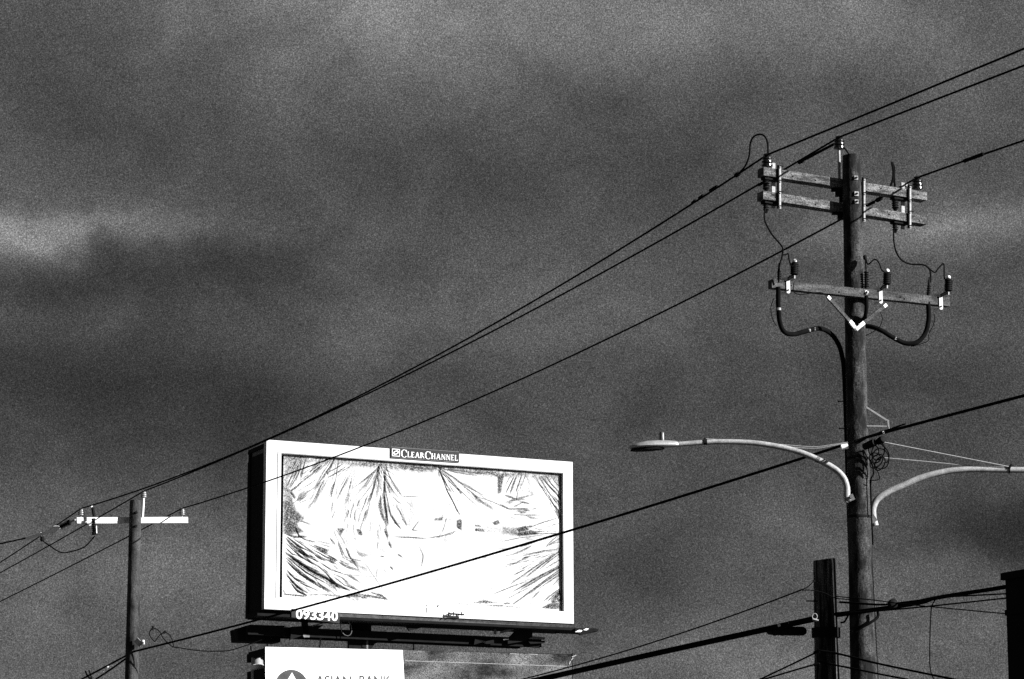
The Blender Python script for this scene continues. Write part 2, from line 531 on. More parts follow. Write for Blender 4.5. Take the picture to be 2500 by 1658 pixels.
# third arm: braces, arresters, cable terminations
for (u0, v0, u1, v1) in ((2020, 724, 2083, 794), (2164, 744, 2100, 795)):
    p = P(u0, v0, 42.45 if u0 < 2090 else 42.85); q = P(u1, v1, 42.70)
    br = MB().beam(p, q, .03, .05).build('brace', ARM3, pole)
    MB().beam(p, p.lerp(q, .1), .034, .045).build('end_plate', WHITE, br)
    MB().beam(p.lerp(q, .86), q, .036, .055).build('end_plate', WHITE, br)
MB().beam(P(2079, 790, 42.68), P(2092, 805, 42.68), .05, .05).build('brace_foot', WHITE, pole)
MB().beam(P(2090, 805, 42.675), P(2102, 795, 42.675), .05, .05).build('brace_foot', WHITE, pole)
TERM = []
for i, (ua, va, up_, vp, ut, vt) in enumerate(((1940, 640, 1924, 680, 1902, 704), (2166, 664, 2150, 705, 2115, 722), (2316, 680, 2297, 720, 2266, 738))):
    base = on(a3, b3, up_)
    y = base.y - 0.10
    # arrester body: ribbed polymer column leaning off a swan neck
    t0, t1 = P(ua - 1, va + 32, y), P(ua, va, y)
    ax = (t1 - t0).normalized(); L_ = (t1 - t0).length
    prof = [(0, .03)]
    for k in range(6):
        d = .012 + k * (L_ - .03) / 6
        prof += [(d, .050), (d + .006, .060), (d + .018, .059), (d + .022, .051)]
    prof += [(L_, .035)]
    ar = MB().lathe(t0, ax, prof, 16).build('arrester', POLY, pole, True)
    MB().lathe(t1, ax, [(0, .028), (.012, .032), (.035, .028), (.045, .012)], 12).build('cap', WHITE, ar, True)
    MB().lathe(t0 - ax * .05, ax, [(0, .018), (.05, .02)], 8).build('terminal', GALV, ar)
    MB().tube(PP([(ua - 2, va + 34, y), (ua - 10, va + 37, y), (up_ + 1, vp + 2, y)], n=6), .026, 10).build('bracket_neck', POLY, ar, True)
    # white insulating strap in front of the arm
    c0_, c1_ = P(up_, vp, y), P(up_ + 1, vp + 32, y)
    axb = (c1_ - c0_); n_ = 20
    side = axb.cross(Vector((0, 1, 0))).normalized()
    ring = []
    for k in range(n_):
        th = 2 * math.pi * k / n_
        cx = math.cos(th) * .027; cy = math.sin(th)
        ring.append((c0_ if cy < 0 else c1_) + side * cx + axb.normalized() * (cy * .027) * 1.0)
    MB().poly(ring, Vector((0, .03, 0))).build('bracket_plate', WHITE, ar)
    for f_ in (.12, .88):
        q = c0_.lerp(c1_, f_)
        MB().lathe(q, Vector((0, -1, 0)), [(0, .012), (.012, .012)], 6).build('bolt', DARK, ar)
    MB().tube([c1_ - Z * .0 + Vector((0, .03, 0)), c1_ + Vector((-.10, .06, -.02))], .02, 8).build('clamp', WHITE, ar)
    MB().tube([c0_ + Vector((0, .03, .02)), c0_ + Vector((-.09, .06, .0))], .018, 8).build('clamp', WHITE, ar)
    # cable termination: ribbed stress cone
    q0 = P(ut, vt - 4, y + .02); q1 = P(ut + (0 if i < 2 else 3), vt - 62 if i != 1 else vt - 70, y + .02)
    ax2 = (q1 - q0).normalized(); L2 = (q1 - q0).length
    prof = [(0, .034), (.05, .036), (.09, .028)]
    for k in range(4 if i != 1 else 7):
        d = .11 + k * .035
        prof += [(d, .024), (d + .006, .044 if i == 1 else .034), (d + .014, .024)]
    prof += [(L2 * .78, .016), (L2, .010)]
    MB().lathe(q0, ax2, prof, 12).build('cable_termination', POLY, pole, True)
    TERM.append((q0, q1, t1))
# riser cables on the shaft
TY = 42.55
wire('riser_cable', PP([(1900, 700, 42.15), (1900, 745, 42.2), (1904, 788, 42.3), (1916, 811, 42.4), (1938, 816, 42.5), (1970, 808, 42.6),
     (2000, 802, 42.8), (2025, 812, 43.0), (2044, 835, 43.1), (2055, 866, 43.12), (2062, 930, 43.13), (2071, 1200, 43.14), (2082, 1500, 43.14), (2094, 1800, 43.14)]), .036,
     'thick black riser cable looping from left end of third crossarm to tall pole', 'cable', BLACK, n=10)
wire('riser_cable', PP([(2266, 738, 43.25), (2267, 780, 43.25), (2258, 815, 43.25), (2238, 836, 43.22), (2210, 838, 43.2), (2180, 824, 43.15), (2150, 806, 43.1),
     (2122, 797, 43.15), (2100, 799, 43.22), (2092, 830, 43.24), (2094, 960, 43.25), (2100, 1300, 43.25), (2110, 1800, 43.25)]), .036,
     'thick black riser cable looping from right end of third crossarm to tall pole', 'cable', BLACK, n=10)
wire('riser_cable', PP([(2115, 722, 42.72), (2115, 755, 42.75), (2109, 785, 42.9), (2100, 815, 43.22), (2100, 900, 43.24)]), .030,
     'thick black riser cable close behind the middle of third crossarm', 'cable', BLACK, n=10)
for (u, v, y) in ((1901, 755, 42.2), (1974, 807, 42.62), (1986, 804, 42.7), (2185, 827, 43.16)):
    c = P(u, v, y)
    MB().lathe(c - Z * .018, Z, [(0, .036), (.036, .036)], 12).build('cable_tie', STRAP, pole)
wire('earth_lead', PP([(1890, 728, 42.2), (1882, 750, 42.2), (1886, 778, 42.2), (1896, 796, 42.25)]), .006, None, None, BLACK, pole)
wire('earth_lead', PP([(2281, 768, 43.3), (2280, 790, 43.3), (2268, 815, 43.3), (2266, 832, 43.3), (2238, 843, 43.3), (2225, 846, 43.2)]), .006, None, None, BLACK, pole)
wire('earth_lead', PP([(2147, 760, 42.8), (2154, 776, 42.8), (2148, 797, 42.9), (2128, 812, 42.95), (2112, 820, 43.0)]), .006, None, None, BLACK, pole)
wire('earth_lead', PP([(1938, 690, 42.1), (1938, 712, 42.1), (1956, 719, 42.15), (2000, 714, 42.25), (2020, 722, 42.4)]), .007, None, None, BLACK, pole)
# thin ground wire stapled down the lit side of the shaft
wire('ground_wire', PP([(2109, 815, 42.98), (2113, 1000, 42.98), (2123, 1250, 42.98), (2136, 1500, 42.98), (2156, 1900, 42.98)]), .007, None, None, BLACK, pole)
# step bolts, standoff bracket
for (u, v, d) in ((2050, 980, -1), (2053, 1046, -1)):
    p = P(u + 14, v, 43.0)
    sb = MB().tube([p, P(u - 2, v, 43.0)], .008, 6).build('step_bolt', DARK, pole)
    MB().lathe(P(u - 2, v, 43.0), Vector((-1, 0, 0)), [(0, .014), (.014, .014)], 6).build('head', DARK, sb)
sb = MB().beam(P(2110, 991, 42.92), P(2168, 1028, 42.92), .02, .026).build('standoff_bracket', GALV, pole)
MB().beam(P(2114, 1040, 42.92), P(2170, 1041, 42.92), .02, .018).build('lower_bar', GALV, sb)
MB().beam(P(2168, 1026, 42.915), P(2170, 1046, 42.915), .02, .024).build('end_bar', GALV, sb)
MB().tube([P(2171, 1044, 42.9), P(2166, 1052, 42.9)], .012, 6).build('hook', GALV, sb)
MB().tube([P(2176, 1044, 42.9), P(2172, 1050, 42.9)], .010, 6).build('hook', GALV, sb)
# bands
for v in (1120, 1262):
    z = P(2090, v, NY).z; r = pole_r(z) + .006
    MB().lathe(Vector((top.x, NY, z - .02)), Z, [(0, r), (.035, r)], 28).build('steel_band', DARK, pole, True)

# ------------------------------------------------------------------ left pole
LY = 66.0
ltop = P(331, 1222, LY); lbot = P(321.5, 1658, LY)
ln = (lbot.x - ltop.x) / (lbot.z - ltop.z)
lpole = thing('utility_pole', (ltop.x, LY, 0), 'distant wooden utility pole carrying one bright white crossarm, left of the billboards', 'utility pole')
shaft((ltop.x, LY), ltop.z, 0.132, 0.19, 0.02, 11, lean=(ln, 0)).build('shaft', LPOLE, lpole, True)
la, lb = P(186, 1271, 65.58), P(457, 1270, 66.92)
larm = MB().beam(la, lb, .10, .135).build('crossarm', WARM, lpole)
PALE = mat('pale_porcelain', .10, .2, 6.0, rough=.3)
ltA = pin_insulator(on(la, lb, 197) + Z * .065, PALE, .95, lpole, .05)
ltC = pin_insulator(on(la, lb, 444) + Z * .065, PALE, .95, lpole, .05)
lpb, lpt = P(348, 1266, 66.1), P(351, 1214, 66.1)
MB().tube([lpb, lpt], .024, 8).build('ridge_pin', WHITE, lpole, True)
ltB = pin_insulator(lpt - Z * .02, PALE, .9, lpole, .01)
# fuse cutout on the arm
fy = 65.55
fc = MB().beam(P(218, 1264, fy), P(221, 1284, fy), .06, .05).build('cutout_bracket', WHITE, lpole)
cu = MB().lathe(P(230, 1306, fy), (P(228, 1268, fy) - P(230, 1306, fy)).normalized(),
      [(0, .05), (.06, .05), (.07, .035)] + [x for k in range(5) for x in ((.09 + k * .045, .035), (.10 + k * .045, .055), (.115 + k * .045, .035))] + [(.37, .045)], 12).build('fuse_cutout', POLY, lpole, True)
MB().tube([P(235, 1284, fy - .05), P(236, 1302, fy - .05)], .012, 6).build('fuse_tube', WHITE, cu)
MB().tube([P(230, 1262, fy), P(226, 1238, fy)], .035, 8).build('upper_arm', POLY, cu)
MB().tube([P(225, 1240, fy), P(222, 1236, fy)], .03, 8).build('cap', WHITE, cu)
# shaft hardware
for (u, v) in ((333, 1253), (331, 1286)):
    z = P(u, v, LY).z
    MB().lathe(Vector((ltop.x, LY, z)) + Vector((.3, -.95, 0)).normalized() * .13, Vector((.3, -.95, 0)).normalized(), [(0, .03), (.03, .03)], 6).build('bolt', DARK, lpole)
MB().beam(P(332, 1562, 65.8), P(345, 1575, 65.75), .03, .12).build('cable_bracket', GALV, lpole)
MB().tube([P(349, 1563, 65.75), P(350, 1573, 65.75)], .03, 8).build('clamp_bolt', WHITE, lpole)
# strain insulator string at the left end
si = thing('strain_insulator', P(186, 1270, 65.5), 'small dead-end strain insulator with bright clamp, left end of white crossarm', 'insulator')
s0, s1 = P(184, 1269, 65.45), P(146, 1287, 66.3)
q1 = P(170, 1275, 65.8)
MB().tube([s0, q1], .02, 6).build('shackle', GALV, si)
ax = (s1 - q1); LL = ax.length; ax.normalize()
prof = [(0, .02)] + [x for k in range(5) for x in ((.02 + k * LL / 5.4, .03), (.03 + k * LL / 5.4, .065), (.05 + k * LL / 5.4, .03))] + [(LL, .02)]
MB().lathe(q1, ax, prof, 12).build('sheds', POLY, si, True)
MB().tube([s1, P(135, 1292, 66.55), P(124, 1297, 66.8)], [.03, .085, .06], 8).build('clamp', WHITE, si)
MB().tube([P(124, 1297, 66.8), P(66, 1314, 68.0)], .038, 8).build('preformed_grip', WHITE, si)
wire('guy_wire', [P(68, 1313, 67.95), P(-160, 1362, 73)], .018, 'thin dead-end wire running off the left edge from the strain insulator', 'wire')
wire('jumper_wire', PP([(98, 1302, 67.3), (103, 1318, 67.2), (125, 1335, 67), (150, 1349, 66.6), (180, 1345, 66.2), (205, 1336, 65.9), (220, 1322, 65.7), (231, 1309, 65.55)]), .014,
     'slack looped jumper wire below the left end of the white crossarm', 'wire')
MB().lathe(P(103, 1322, 67.2), Z, [(0, .03), (.02, .05), (.10, .05), (.12, .03)], 10).build('tap_clamp', DARK, si)
MB().tube([P(98, 1300, 67.3), P(99, 1310, 67.25)], .03, 8).build('tap_clamp', WHITE, si)

# ------------------------------------------------------------------ stub pole, in the shadow of the tall one
sx = top.x - 0.585
SY = 43.47
stop = P(2013, 1366, SY)
stub = thing('wooden_pole', (sx, SY, 0), 'short cracked blackened wooden pole stub standing left of the tall pole', 'pole')
sb_ = P(2013, 1366, SY); sbot = P(2026, 1658, SY)
shaft((sb_.x, SY), stop.z, .165, .225, 0.15, 21, n=44, rings=110, cut=.022).build('shaft', OLD, stub, True)
tor = MB()
rg = []
for k in range(25):
    th = 2 * math.pi * k / 24
    rg.append(P(1989 + 6 * math.cos(th), 1505 + 7 * math.sin(th), 43.0))
MB().tube(rg, .007, 6).build('eye_ring', STRAP, stub, True)
MB().tube([P(1984, 1512, 42.98), P(1998, 1516, 42.98)], .02, 6).build('hook', STRAP, stub)
MB().beam(P(1984, 1419, 43.1), P(1990, 1419, 43.1), .05, .03).build('staple', DARK, stub)
MB().tube([P(1968, 1467, 43.1), P(1996, 1468, 43.1)], .012, 6).build('step_bolt', DARK, stub)
for v in (1540,):
    z = P(2020, v, SY).z
    MB().lathe(Vector((sb_.x, SY, z - .10)), Z, [(0, .212), (.14, .212)], 30).build('steel_band', DARK, stub, True)

# ------------------------------------------------------------------ power lines: one conductor each, over both poles
def conductor(label, near, lft, via, right_end, right_via, left_end, r=.0155):
    pts = list(reversed(span(near, right_end, right_via, n=20)))
    pts += span(near, lft, via, n=48)[1:]
    pts += span(lft, left_end, None, .05, n=10)[1:]
    return wire('power_line', pts, r, label, 'power line', group='power lines')
wA = conductor('black power line held by the left end insulators of both crossarms', topA, ltA, (1459, 642), P(3790, -425, 30.3), (2500, 119), P(-190, 1491, 90))
wB = conductor('black power line held by the centre top insulators of both utility poles', topB, ltB, (1459, 672), P(3790, -330, 30.8), (2500, 160), P(-190, 1500, 90))
wC = conductor("black power line held by the right end insulators, crossing the upper billboard's top left corner", topC, ltC, (1459, 839), P(3790, -40, 31.2), (2500, 343), P(-190, 1560, 90))
# clamps, armour rods and splices on the conductors
def along(p0, p1, r, name, parent, material=BLACK):
    d = (p1 - p0)
    return MB().tube([p0, p0 + d * .06, p1 - d * .06, p1], [r * .6, r, r, r * .6], 8).build(name, material, parent, True)
along(P(1805, 423, 43.4), P(1796, 429, 43.5), .035, 'tap_clamp', wA)
along(P(1751, 455, 44.1), P(1733, 466, 44.4), .026, 'splice', wA)
along(P(1716, 477, 44.6), P(1706, 484, 44.8), .022, 'splice', wA)
along(P(1698, 489, 44.9), P(1689, 496, 45.0), .022, 'splice', wA)
along(P(2040, 350, 43.3), P(1962, 391, 44.2), .022, 'armour_rod', wB)
along(P(1961, 391, 44.2), P(1950, 397, 44.3), .035, 'tap_clamp', wB)
along(P(1867, 444, 45.3), P(1852, 452, 45.5), .026, 'splice', wB)
along(P(2401, 376, 41.6), P(2352, 394, 42.2), .030, 'splice', wC)
along(P(2152, 483, 45.0), P(2140, 490, 45.1), .035, 'tap_clamp', wC)
along(P(2135, 493, 45.1), P(2114, 503, 45.3), .026, 'splice', wC)
along(P(2214, 450, 44.2), P(2200, 458, 44.3), .03, 'grip', wC, GALV)
# jumpers
wire('jumper_wire', PP([(1804, 424, 43.3), (1820, 404, 43.1), (1829, 380, 43), (1832, 350, 42.9), (1840, 334, 42.8), (1855, 328, 42.6), (1868, 334, 42.5), (1874, 350, 42.45), (1875, 374, 42.45)]), .014,
     'black arched jumper wire rising above the left end of the top crossarm', 'wire', BLACK)
wire('jumper_wire', PP([(1868, 510, 42.5), (1866, 528, 42.4), (1870, 546, 42.3), (1885, 573, 42.2), (1903, 594, 42.15), (1911, 607, 42.1), (1909, 628, 42.1), (1903, 650, 42.1), (1901, 690, 42.15)]), .013,
     'thin black jumper wire hanging from left end of double crossarms', 'wire', BLACK)
wire('jumper_wire', PP([(1909, 622, 42.1), (1918, 622, 42.1), (1924, 620, 42.1), (1927, 636, 42.1), (1933, 650, 42.1), (1940, 644, 42.1)]), .011,
     'short thin wire loop to the leftmost black arrester', 'wire', BLACK)
wire('jumper_wire', PP([(2182, 558, 43.6), (2182, 585, 43.5), (2187, 612, 43.4), (2200, 634, 43.3), (2222, 645, 43.3), (2250, 646, 43.3), (2264, 652, 43.3), (2271, 664, 43.3), (2272, 690, 43.3)]), .013,
     'thin black jumper wire hanging from right end of double crossarms', 'wire', BLACK)
wire('jumper_wire', PP([(2268, 655, 43.3), (2282, 665, 43.3), (2292, 654, 43.3), (2302, 644, 43.3), (2305, 650, 43.3), (2306, 680, 43.3), (2316, 682, 43.3)]), .011,
     'thin wavy wire to the rightmost black arrester', 'wire', BLACK)
wire('jumper_wire', PP([(2107, 625, 42.8), (2114, 632, 42.8), (2118, 645, 42.75), (2126, 641, 42.7), (2136, 633, 42.7), (2146, 642, 42.65), (2152, 658, 42.6), (2164, 668, 42.6)]), .011,
     'thin wavy wire from the shaft to the middle black arrester', 'wire', BLACK)
wire('jumper_wire', PP([(2112, 630, 42.8), (2114, 655, 42.75), (2115, 690, 42.65)]), .009, 'short thin wire dropping to the middle cable termination', 'wire', BLACK)
MB().lathe(P(2112, 634, 42.78), Z, [(0, .02), (.02, .03), (.05, .03), (.07, .015)], 10).build('tap_clamp', DARK, pole, True)
fl = PP([(2174, 456, 44.0), (2179, 440, 44.0), (2181, 420, 44.0), (2178, 400, 44.0), (2178, 398, 44.05), (2183, 410, 44.1), (2183, 436, 44.1), (2185, 456, 44.1)])
wire('jumper_wire', fl, .018, 'dark upright wire loop standing behind the right half of the top crossarm', 'wire', BLACK)

# ------------------------------------------------------------------ communication cables
def cable(label, pts, r, cat='cable', name='cable', group=None, material=None):
    return wire(name, pts, r, label, cat, material or BLACK, n=9, group=group)
# main cable across the billboard to the left pole and beyond
right = span(P(2118, 1067, 42.85), P(3500, 715, 31), (2500, 966), n=26)
mid = span(P(2058, 1087, 43.2), P(326, 1591, 65.75), (1250, 1338), n=50)
left = span(P(326, 1591, 65.75), P(-80, 1795, 88), None, .05, n=12)
mainc = cable('thick black cable sagging from the tall pole across the white upper billboard', list(reversed(right)) + [P(2090, 1077, 42.83)] + mid + left[1:], .022)
cable('thin black messenger strand above the thick cable, right of the tall pole', span(P(2110, 1069, 42.8), P(2210, 1035, 41.5), None, .0, n=6), .012)
ssp = MB().lathe(P(2142, 1080, 42.7), (P(2166, 1066, 42.5) - P(2142, 1080, 42.7)).normalized(), [(0, .02), (.01, .045), (.09, .055), (.15, .05), (.16, .02)], 12).build('cable_splice', POLY, None, True)
tag(ssp, 'small black cable splice sleeve under thick cable just right of tall pole', 'cable splice')
sp2 = MB().lathe(P(2108, 1092, 42.75), (P(2142, 1077, 42.6) - P(2108, 1092, 42.75)).normalized(), [(0, .03), (.01, .05), (.2, .06), (.215, .03)], 12).build('terminal', POLY, mainc, True)
for (u, v) in ((2157, 1056), (2195, 1047)):
    MB().lathe(P(u, v, 42.0), Vector((0, -1, 0)), [(0, .018), (.02, .018)], 8).build('clip', WHITE, mainc)
# slack coil on the tall pole
coil = thing('cable_coil', P(2140, 1115, 42.75), 'tangled coil of thin black cable hung beside the tall pole', 'cable coil')
for (cu_, cv, ru, rv, tilt, y) in ((2144, 1102, 15, 22, .3, 42.8), (2150, 1120, 20, 25, -.2, 42.75), (2140, 1126, 12, 20, .7, 42.7), (2148, 1132, 11, 18, .5, 42.72), (2133, 1100, 12, 14, -.5, 42.8), (2136, 1118, 14, 12, .2, 42.78)):
    rg = []
    for k in range(29):
        th = 2 * math.pi * k / 28
        a_, b_ = ru * math.cos(th), rv * math.sin(th)
        rg.append(P(cu_ + a_ * math.cos(tilt) - b_ * math.sin(tilt), cv + a_ * math.sin(tilt) + b_ * math.cos(tilt), y + .04 * math.sin(th)))
    MB().tube(rg, .0095, 6).build('loop', BLACK, coil, True)
MB().tube(PP([(2140, 1078), (2158, 1090), (2170, 1108), (2168, 1126), (2158, 1131)], 42.7), .0095, 6).build('loop', BLACK, coil, True)
MB().tube(PP([(2122, 1120), (2131, 1140), (2132, 1160), (2126, 1175), (2128, 1260)], 42.85), .012, 6).build('tail', BLACK, coil, True)
MB().tube(PP([(2138, 1140), (2146, 1160), (2146, 1170), (2128, 1174)], 42.8), .008, 6).build('tail', BLACK, coil, True)
wire('riser_cable', PP([(2125, 1172, 42.95), (2127, 1250, 42.97), (2130, 1300, 42.98), (2131, 1330, 43.0)]), .013, 'thin black cable running down the right side of tall pole below the coil', 'cable', BLACK)
# twin bundle from the stub to the lower left
e_b = P(322, 1905, 65.8)
bundle = cable('thick lower cable of the bundle running left from the short pole stub', span(P(1990, 1512, 43.05), e_b, (1320, 1660), n=40), .036)
cable('thinner cable strung just above the thick bundle left of the pole stub', span(P(1990, 1505, 43.0), e_b + Z * .12, (1400, 1635), n=40), .012)
cable('lone thin wire descending left from the staple on the pole stub', span(P(1960, 1439, 43.1), e_b + Z * 1.5, (1400, 1626), n=40), .011, 'wire', 'service_wire', material=WIRE)
wire('service_wire', PP([(1960, 1439), (1972, 1433), (1986, 1420)], 43.05), .008, 'short slack tail of wire between lone thin wire and pole stub', 'wire')
wire('service_wire', PP([(1958, 1441), (1980, 1441), (2010, 1447), (2040, 1460), (2075, 1464)], 42.98), .008, 'thin wire wrapped across the front of the pole stub top', 'wire')
sc2 = thing('splice_closure', P(1925, 1540, 43.6), 'black oval cable splice closure slung under the bundle left of the pole stub', 'splice closure')
p0, p1 = P(1872, 1541, 44.2), P(1966, 1541, 43.5)
L_ = (p1 - p0).length; ax = (p1 - p0).normalized()
MB().lathe(p0, ax, [(0, .01), (.02, .035), (.06, .055), (.2, .063), (L_ * .7, .068), (L_ - .06, .068), (L_ - .02, .05), (L_, .012)], 14).build('shell', POLY, sc2, True)
for k in (.2, .4, .6, .8):
    MB().lathe(p0 + ax * (L_ * k), ax, [(0, .07), (.02, .07)], 14).build('rib', POLY, sc2, True)
for (u, v) in ((1902, 1527), (1928, 1520)):
    MB().lathe(P(u, v, 43.6), Vector((0, -1, 0)), [(0, .02), (.02, .02)], 8).build('clip', WHITE, sc2)
    MB().beam(P(u, v - 4, 43.66), P(u + 2, v + 14, 43.66), .02, .03).build('hanger', DARK, sc2)
# two drops to the lower left
for (v0, lab) in ((1589, 'upper of two thin drop wires leaving the pole stub to the lower left'), (1619, 'lower of two thin drop wires leaving the pole stub to the lower left')):
    w_ = wire('drop_wire', span(P(2001, v0, 43.05), P(1380, 1866 if v0 < 1600 else 1838, 50), (1855, 1659 if v0 < 1600 else 1662), n=16), .013, lab, 'wire', BLACK)
    along(P(2001, v0, 43.03), P(1986, v0 + 5, 43.05), .022, 'grip', w_)
# wires to the right, passing behind the dark building
def run(label, pts, r, y0=43.1, cat='wire'):
    """polyline sighted in the photo, coming nearer towards the right"""
    out = []
    for (u, v) in pts:
        t = (u - 2020) / 480.0
        out.append(P(u, v, y0 - 3.2 * max(0, t)))
    return wire('service_cable', smooth_path(out, 6), r, label, cat, BLACK)
run('thickest black cable rising to the dark building at the right edge', [(2040, 1500), (2140, 1487), (2200, 1478), (2300, 1457), (2450, 1434), (2620, 1405)], .030, 43.35, 'cable')
run('cable strung just under the thickest cable, right of tall pole', [(2045, 1504), (2140, 1490), (2230, 1470), (2310, 1457), (2420, 1440), (2600, 1412)], .018, 43.2, 'cable')
run('black cable in the crossing cluster right of the tall pole, upper strand', [(2050, 1470), (2140, 1476), (2180, 1474), (2260, 1464), (2310, 1456), (2450, 1431), (2620, 1400)], .016, 43.0, 'cable')
run('thin cable ending at the building just below the thickest cable', [(2045, 1496), (2140, 1491), (2250, 1474), (2300, 1459), (2450, 1450), (2620, 1440)], .011, 42.8)
run('straight thin cable second below the thickest one at the building', [(2060, 1497), (2140, 1492), (2280, 1479), (2450, 1461), (2620, 1443)], .011, 42.75)
run('thin wire falling slightly to the right past the cable cluster', [(2040, 1456), (2140, 1466), (2200, 1474), (2300, 1484), (2450, 1498), (2620, 1514)], .008, 42.75)
run('upper of two lower wires falling right below the cluster', [(1998, 1588), (2050, 1597), (2143, 1620), (2330, 1659), (2560, 1707)], .016, 43.0)
run('lowest wire falling right below the cluster', [(2000, 1616), (2070, 1630), (2143, 1645), (2220, 1660), (2500, 1716)], .014, 42.95)
wire('drop_wire', PP([(2284, 1463), (2275, 1480), (2272, 1510), (2270, 1570), (2270, 1620), (2274, 1645), (2283, 1662), (2310, 1700)], 41.4), .009, 'thin slack wire hanging vertically between cable cluster and dark building', 'wire', BLACK)
cl = MB().lathe(P(2172, 1476, 41.95), (P(2192, 1470, 41.8) - P(2172, 1476, 41.95)).normalized(), [(0, .03), (.02, .06), (.10, .07), (.13, .03)], 10).build('cable_clamp', POLY, None, True)
tag(cl, 'black clamp lump where several cables cross right of tall pole', 'clamp')
wire('riser_cable', PP([(2143, 1490, 42.78), (2143, 1506, 42.78), (2125, 1520, 42.74), (2105, 1531, 42.76), (2088, 1542, 42.8)]), .022, 'black strip for the cable bundle shadow, laid diagonally over the tall pole', 'cable', BLACK)  # modelled strip stands in for the shadow of the cable bundle
wire('riser_cable', PP([(2052, 1520, 43.05), (2060, 1519, 43.05), (2067, 1510, 43.05), (2073, 1495, 43.05)]), .014, 'small black cable bend between pole stub and tall pole', 'cable', BLACK)
# loose loop of wire at the left pole
lw = thing('wire_loop', P(375, 1560, 65.7), 'slack loops of thin wire on the cable right of the distant pole', 'wire')
MB().tube(PP([(378, 1567), (368, 1556), (365, 1545), (370, 1537), (380, 1535), (390, 1543), (400, 1560), (420, 1578), (440, 1582), (480, 1588), (520, 1590), (560, 1588), (600, 1576), (640, 1562)], 65.5), .013, 6).build('strand', BLACK, lw, True)
MB().tube(PP([(378, 1567), (388, 1553), (400, 1545), (412, 1548), (420, 1562), (424, 1578)], 65.5), .012, 6).build('strand', BLACK, lw, True)
MB().tube([P(372, 1538, 65.5), P(374, 1529, 65.5)], .03, 7).build('tap_clamp', DARK, lw)
MB().tube([P(398, 1546, 65.5), P(405, 1541, 65.5)], .03, 7).build('tap_clamp', DARK, lw)
for (u, v) in ((264, 1628), (254, 1642)):
    MB().lathe(P(u, v, 68), Vector((0, -1, 0)), [(0, .02), (.03, .02)], 8).build('clip', WHITE, lw)
lc = MB().tube(PP([(208, 1638), (214, 1650), (222, 1658), (232, 1665)], 69), .022, 7).build('cable_end', BLACK, None, True)
tag(lc, 'frayed dark cable stub at the bottom edge left of the distant pole', 'cable')
MB().tube(PP([(217, 1636), (221, 1648), (224, 1658)], 69), .018, 7).build('strand', BLACK, lc, True)
cable('second black cable below the loop left of the distant pole', span(P(318, 1600, 65.9), P(180, 1690, 72), (262, 1640), n=10), .022)

# ------------------------------------------------------------------ street lamps on the tall pole
def lamp_tube(pts, r0, r1, material, name, parent, n=12):
    m = MB()
    rs = [r0 + (r1 - r0) * k / (len(pts) - 1) for k in range(len(pts))]
    m.tube(pts, rs, n)
    return m.build(name, material, parent, True)
LMY = 42.7
lamp = thing('street_lamp', P(2072, 1226, 42.9), 'cobra-head street lamp with photocell on long curved arm left of tall pole', 'street lamp')
path = PP([(2076, 1222), (2068, 1216), (2067, 1190), (2058, 1165), (2035, 1143), (1990, 1119), (1940, 1100), (1880, 1087), (1820, 1080), (1740, 1079), (1652, 1085)], LMY, 8)
lt = lamp_tube(path, .052, .037, ARMTUBE, 'arm', lamp)
MB().lathe(P(2000, 1124, LMY), (P(1992, 1120, LMY) - P(2000, 1124, LMY)).normalized(), [(0, .047), (.05, .046)], 12).build('joint_band', GREYT, lt)
MB().lathe(P(1726, 1079, LMY), Vector((-1, 0, 0)), [(0, .047), (.05, .047)], 12).build('joint_band', DARK, lt)
MB().tube([P(1722, 1079, LMY), P(1721, 1070, LMY)], .018, 6).build('lug', DARK, lt)
MB().beam(P(2064, 1222, LMY), P(2084, 1213, LMY), .08, .09).build('pole_plate', GREYT, lamp)
MB().lathe(P(2078, 1214, LMY - .02), Vector((0, -1, 0)), [(0, .025), (.05, .025)], 8).build('mount_bolt', GREYT, lamp)
for (vv, o) in ((1071, 0), (1075, .03)):
    MB().tube(PP([(1723, vv), (1800, vv + 7), (1900, vv + 14 + o * 20), (1985, vv + 20), (2030, vv + 15 - o * 40), (2070, 1080)], LMY + .05), .008, 6).build('tie_rod', GALV, lamp)
MB().tube([P(2054, 1092, LMY + .04), P(2070, 1089, LMY + .04)], .04, 10).build('tie_bracket', WHITE, lamp)
# luminaire: lofted cobra head
hd = MB(); secs = []
Ld = Vector((-1, .06, -.055)).normalized()
hp = P(1656, 1086, LMY)
Lh = 124 / (FPX / LMY)
sd = Ld.cross(Z).normalized(); uu = sd.cross(Ld).normalized()
for (t, wd, hu, hl) in ((0, .05, .045, .045), (.05, .075, .06, .06), (.2, .10, .075, .065), (.4, .15, .085, .06), (.6, .175, .085, .055), (.78, .165, .066, .05), (.9, .12, .04, .04), (.97, .07, .018, .03), (1.0, .02, .0, .02)):
    c = hp + Ld * (Lh * t) - uu * (.0)
    secs.append([c + sd * (wd * math.cos(a)) + uu * ((hu if math.sin(a) > 0 else hl * .55) * math.sin(a)) for a in [2 * math.pi * k / 20 for k in range(20)]])
for s_ in secs:
    hd.v += s_
for k in range(len(secs) - 1):
    for j in range(20):
        q = k * 20
        hd.f.append((q + j, q + (j + 1) % 20, q + 20 + (j + 1) % 20, q + 20 + j))
hd.f.append(tuple(range(20))); hd.f.append(tuple((len(secs) - 1) * 20 + j for j in range(20)))
hdo = hd.build('lamp_head', LAMP, lamp, True)
lens = MB()
for k, t in enumerate((.3, .5, .75, .95)):
    pass
lp = [hp + Ld * (Lh * (.62 + .34 * math.cos(a))) + sd * (.13 * math.sin(a)) - uu * .030 for a in [2 * math.pi * k / 20 for k in range(20)]]
lens.poly(lp, -uu * .02)
lens.build('lens', DARK, hdo, True)
pc = P(1616, 1079, LMY)
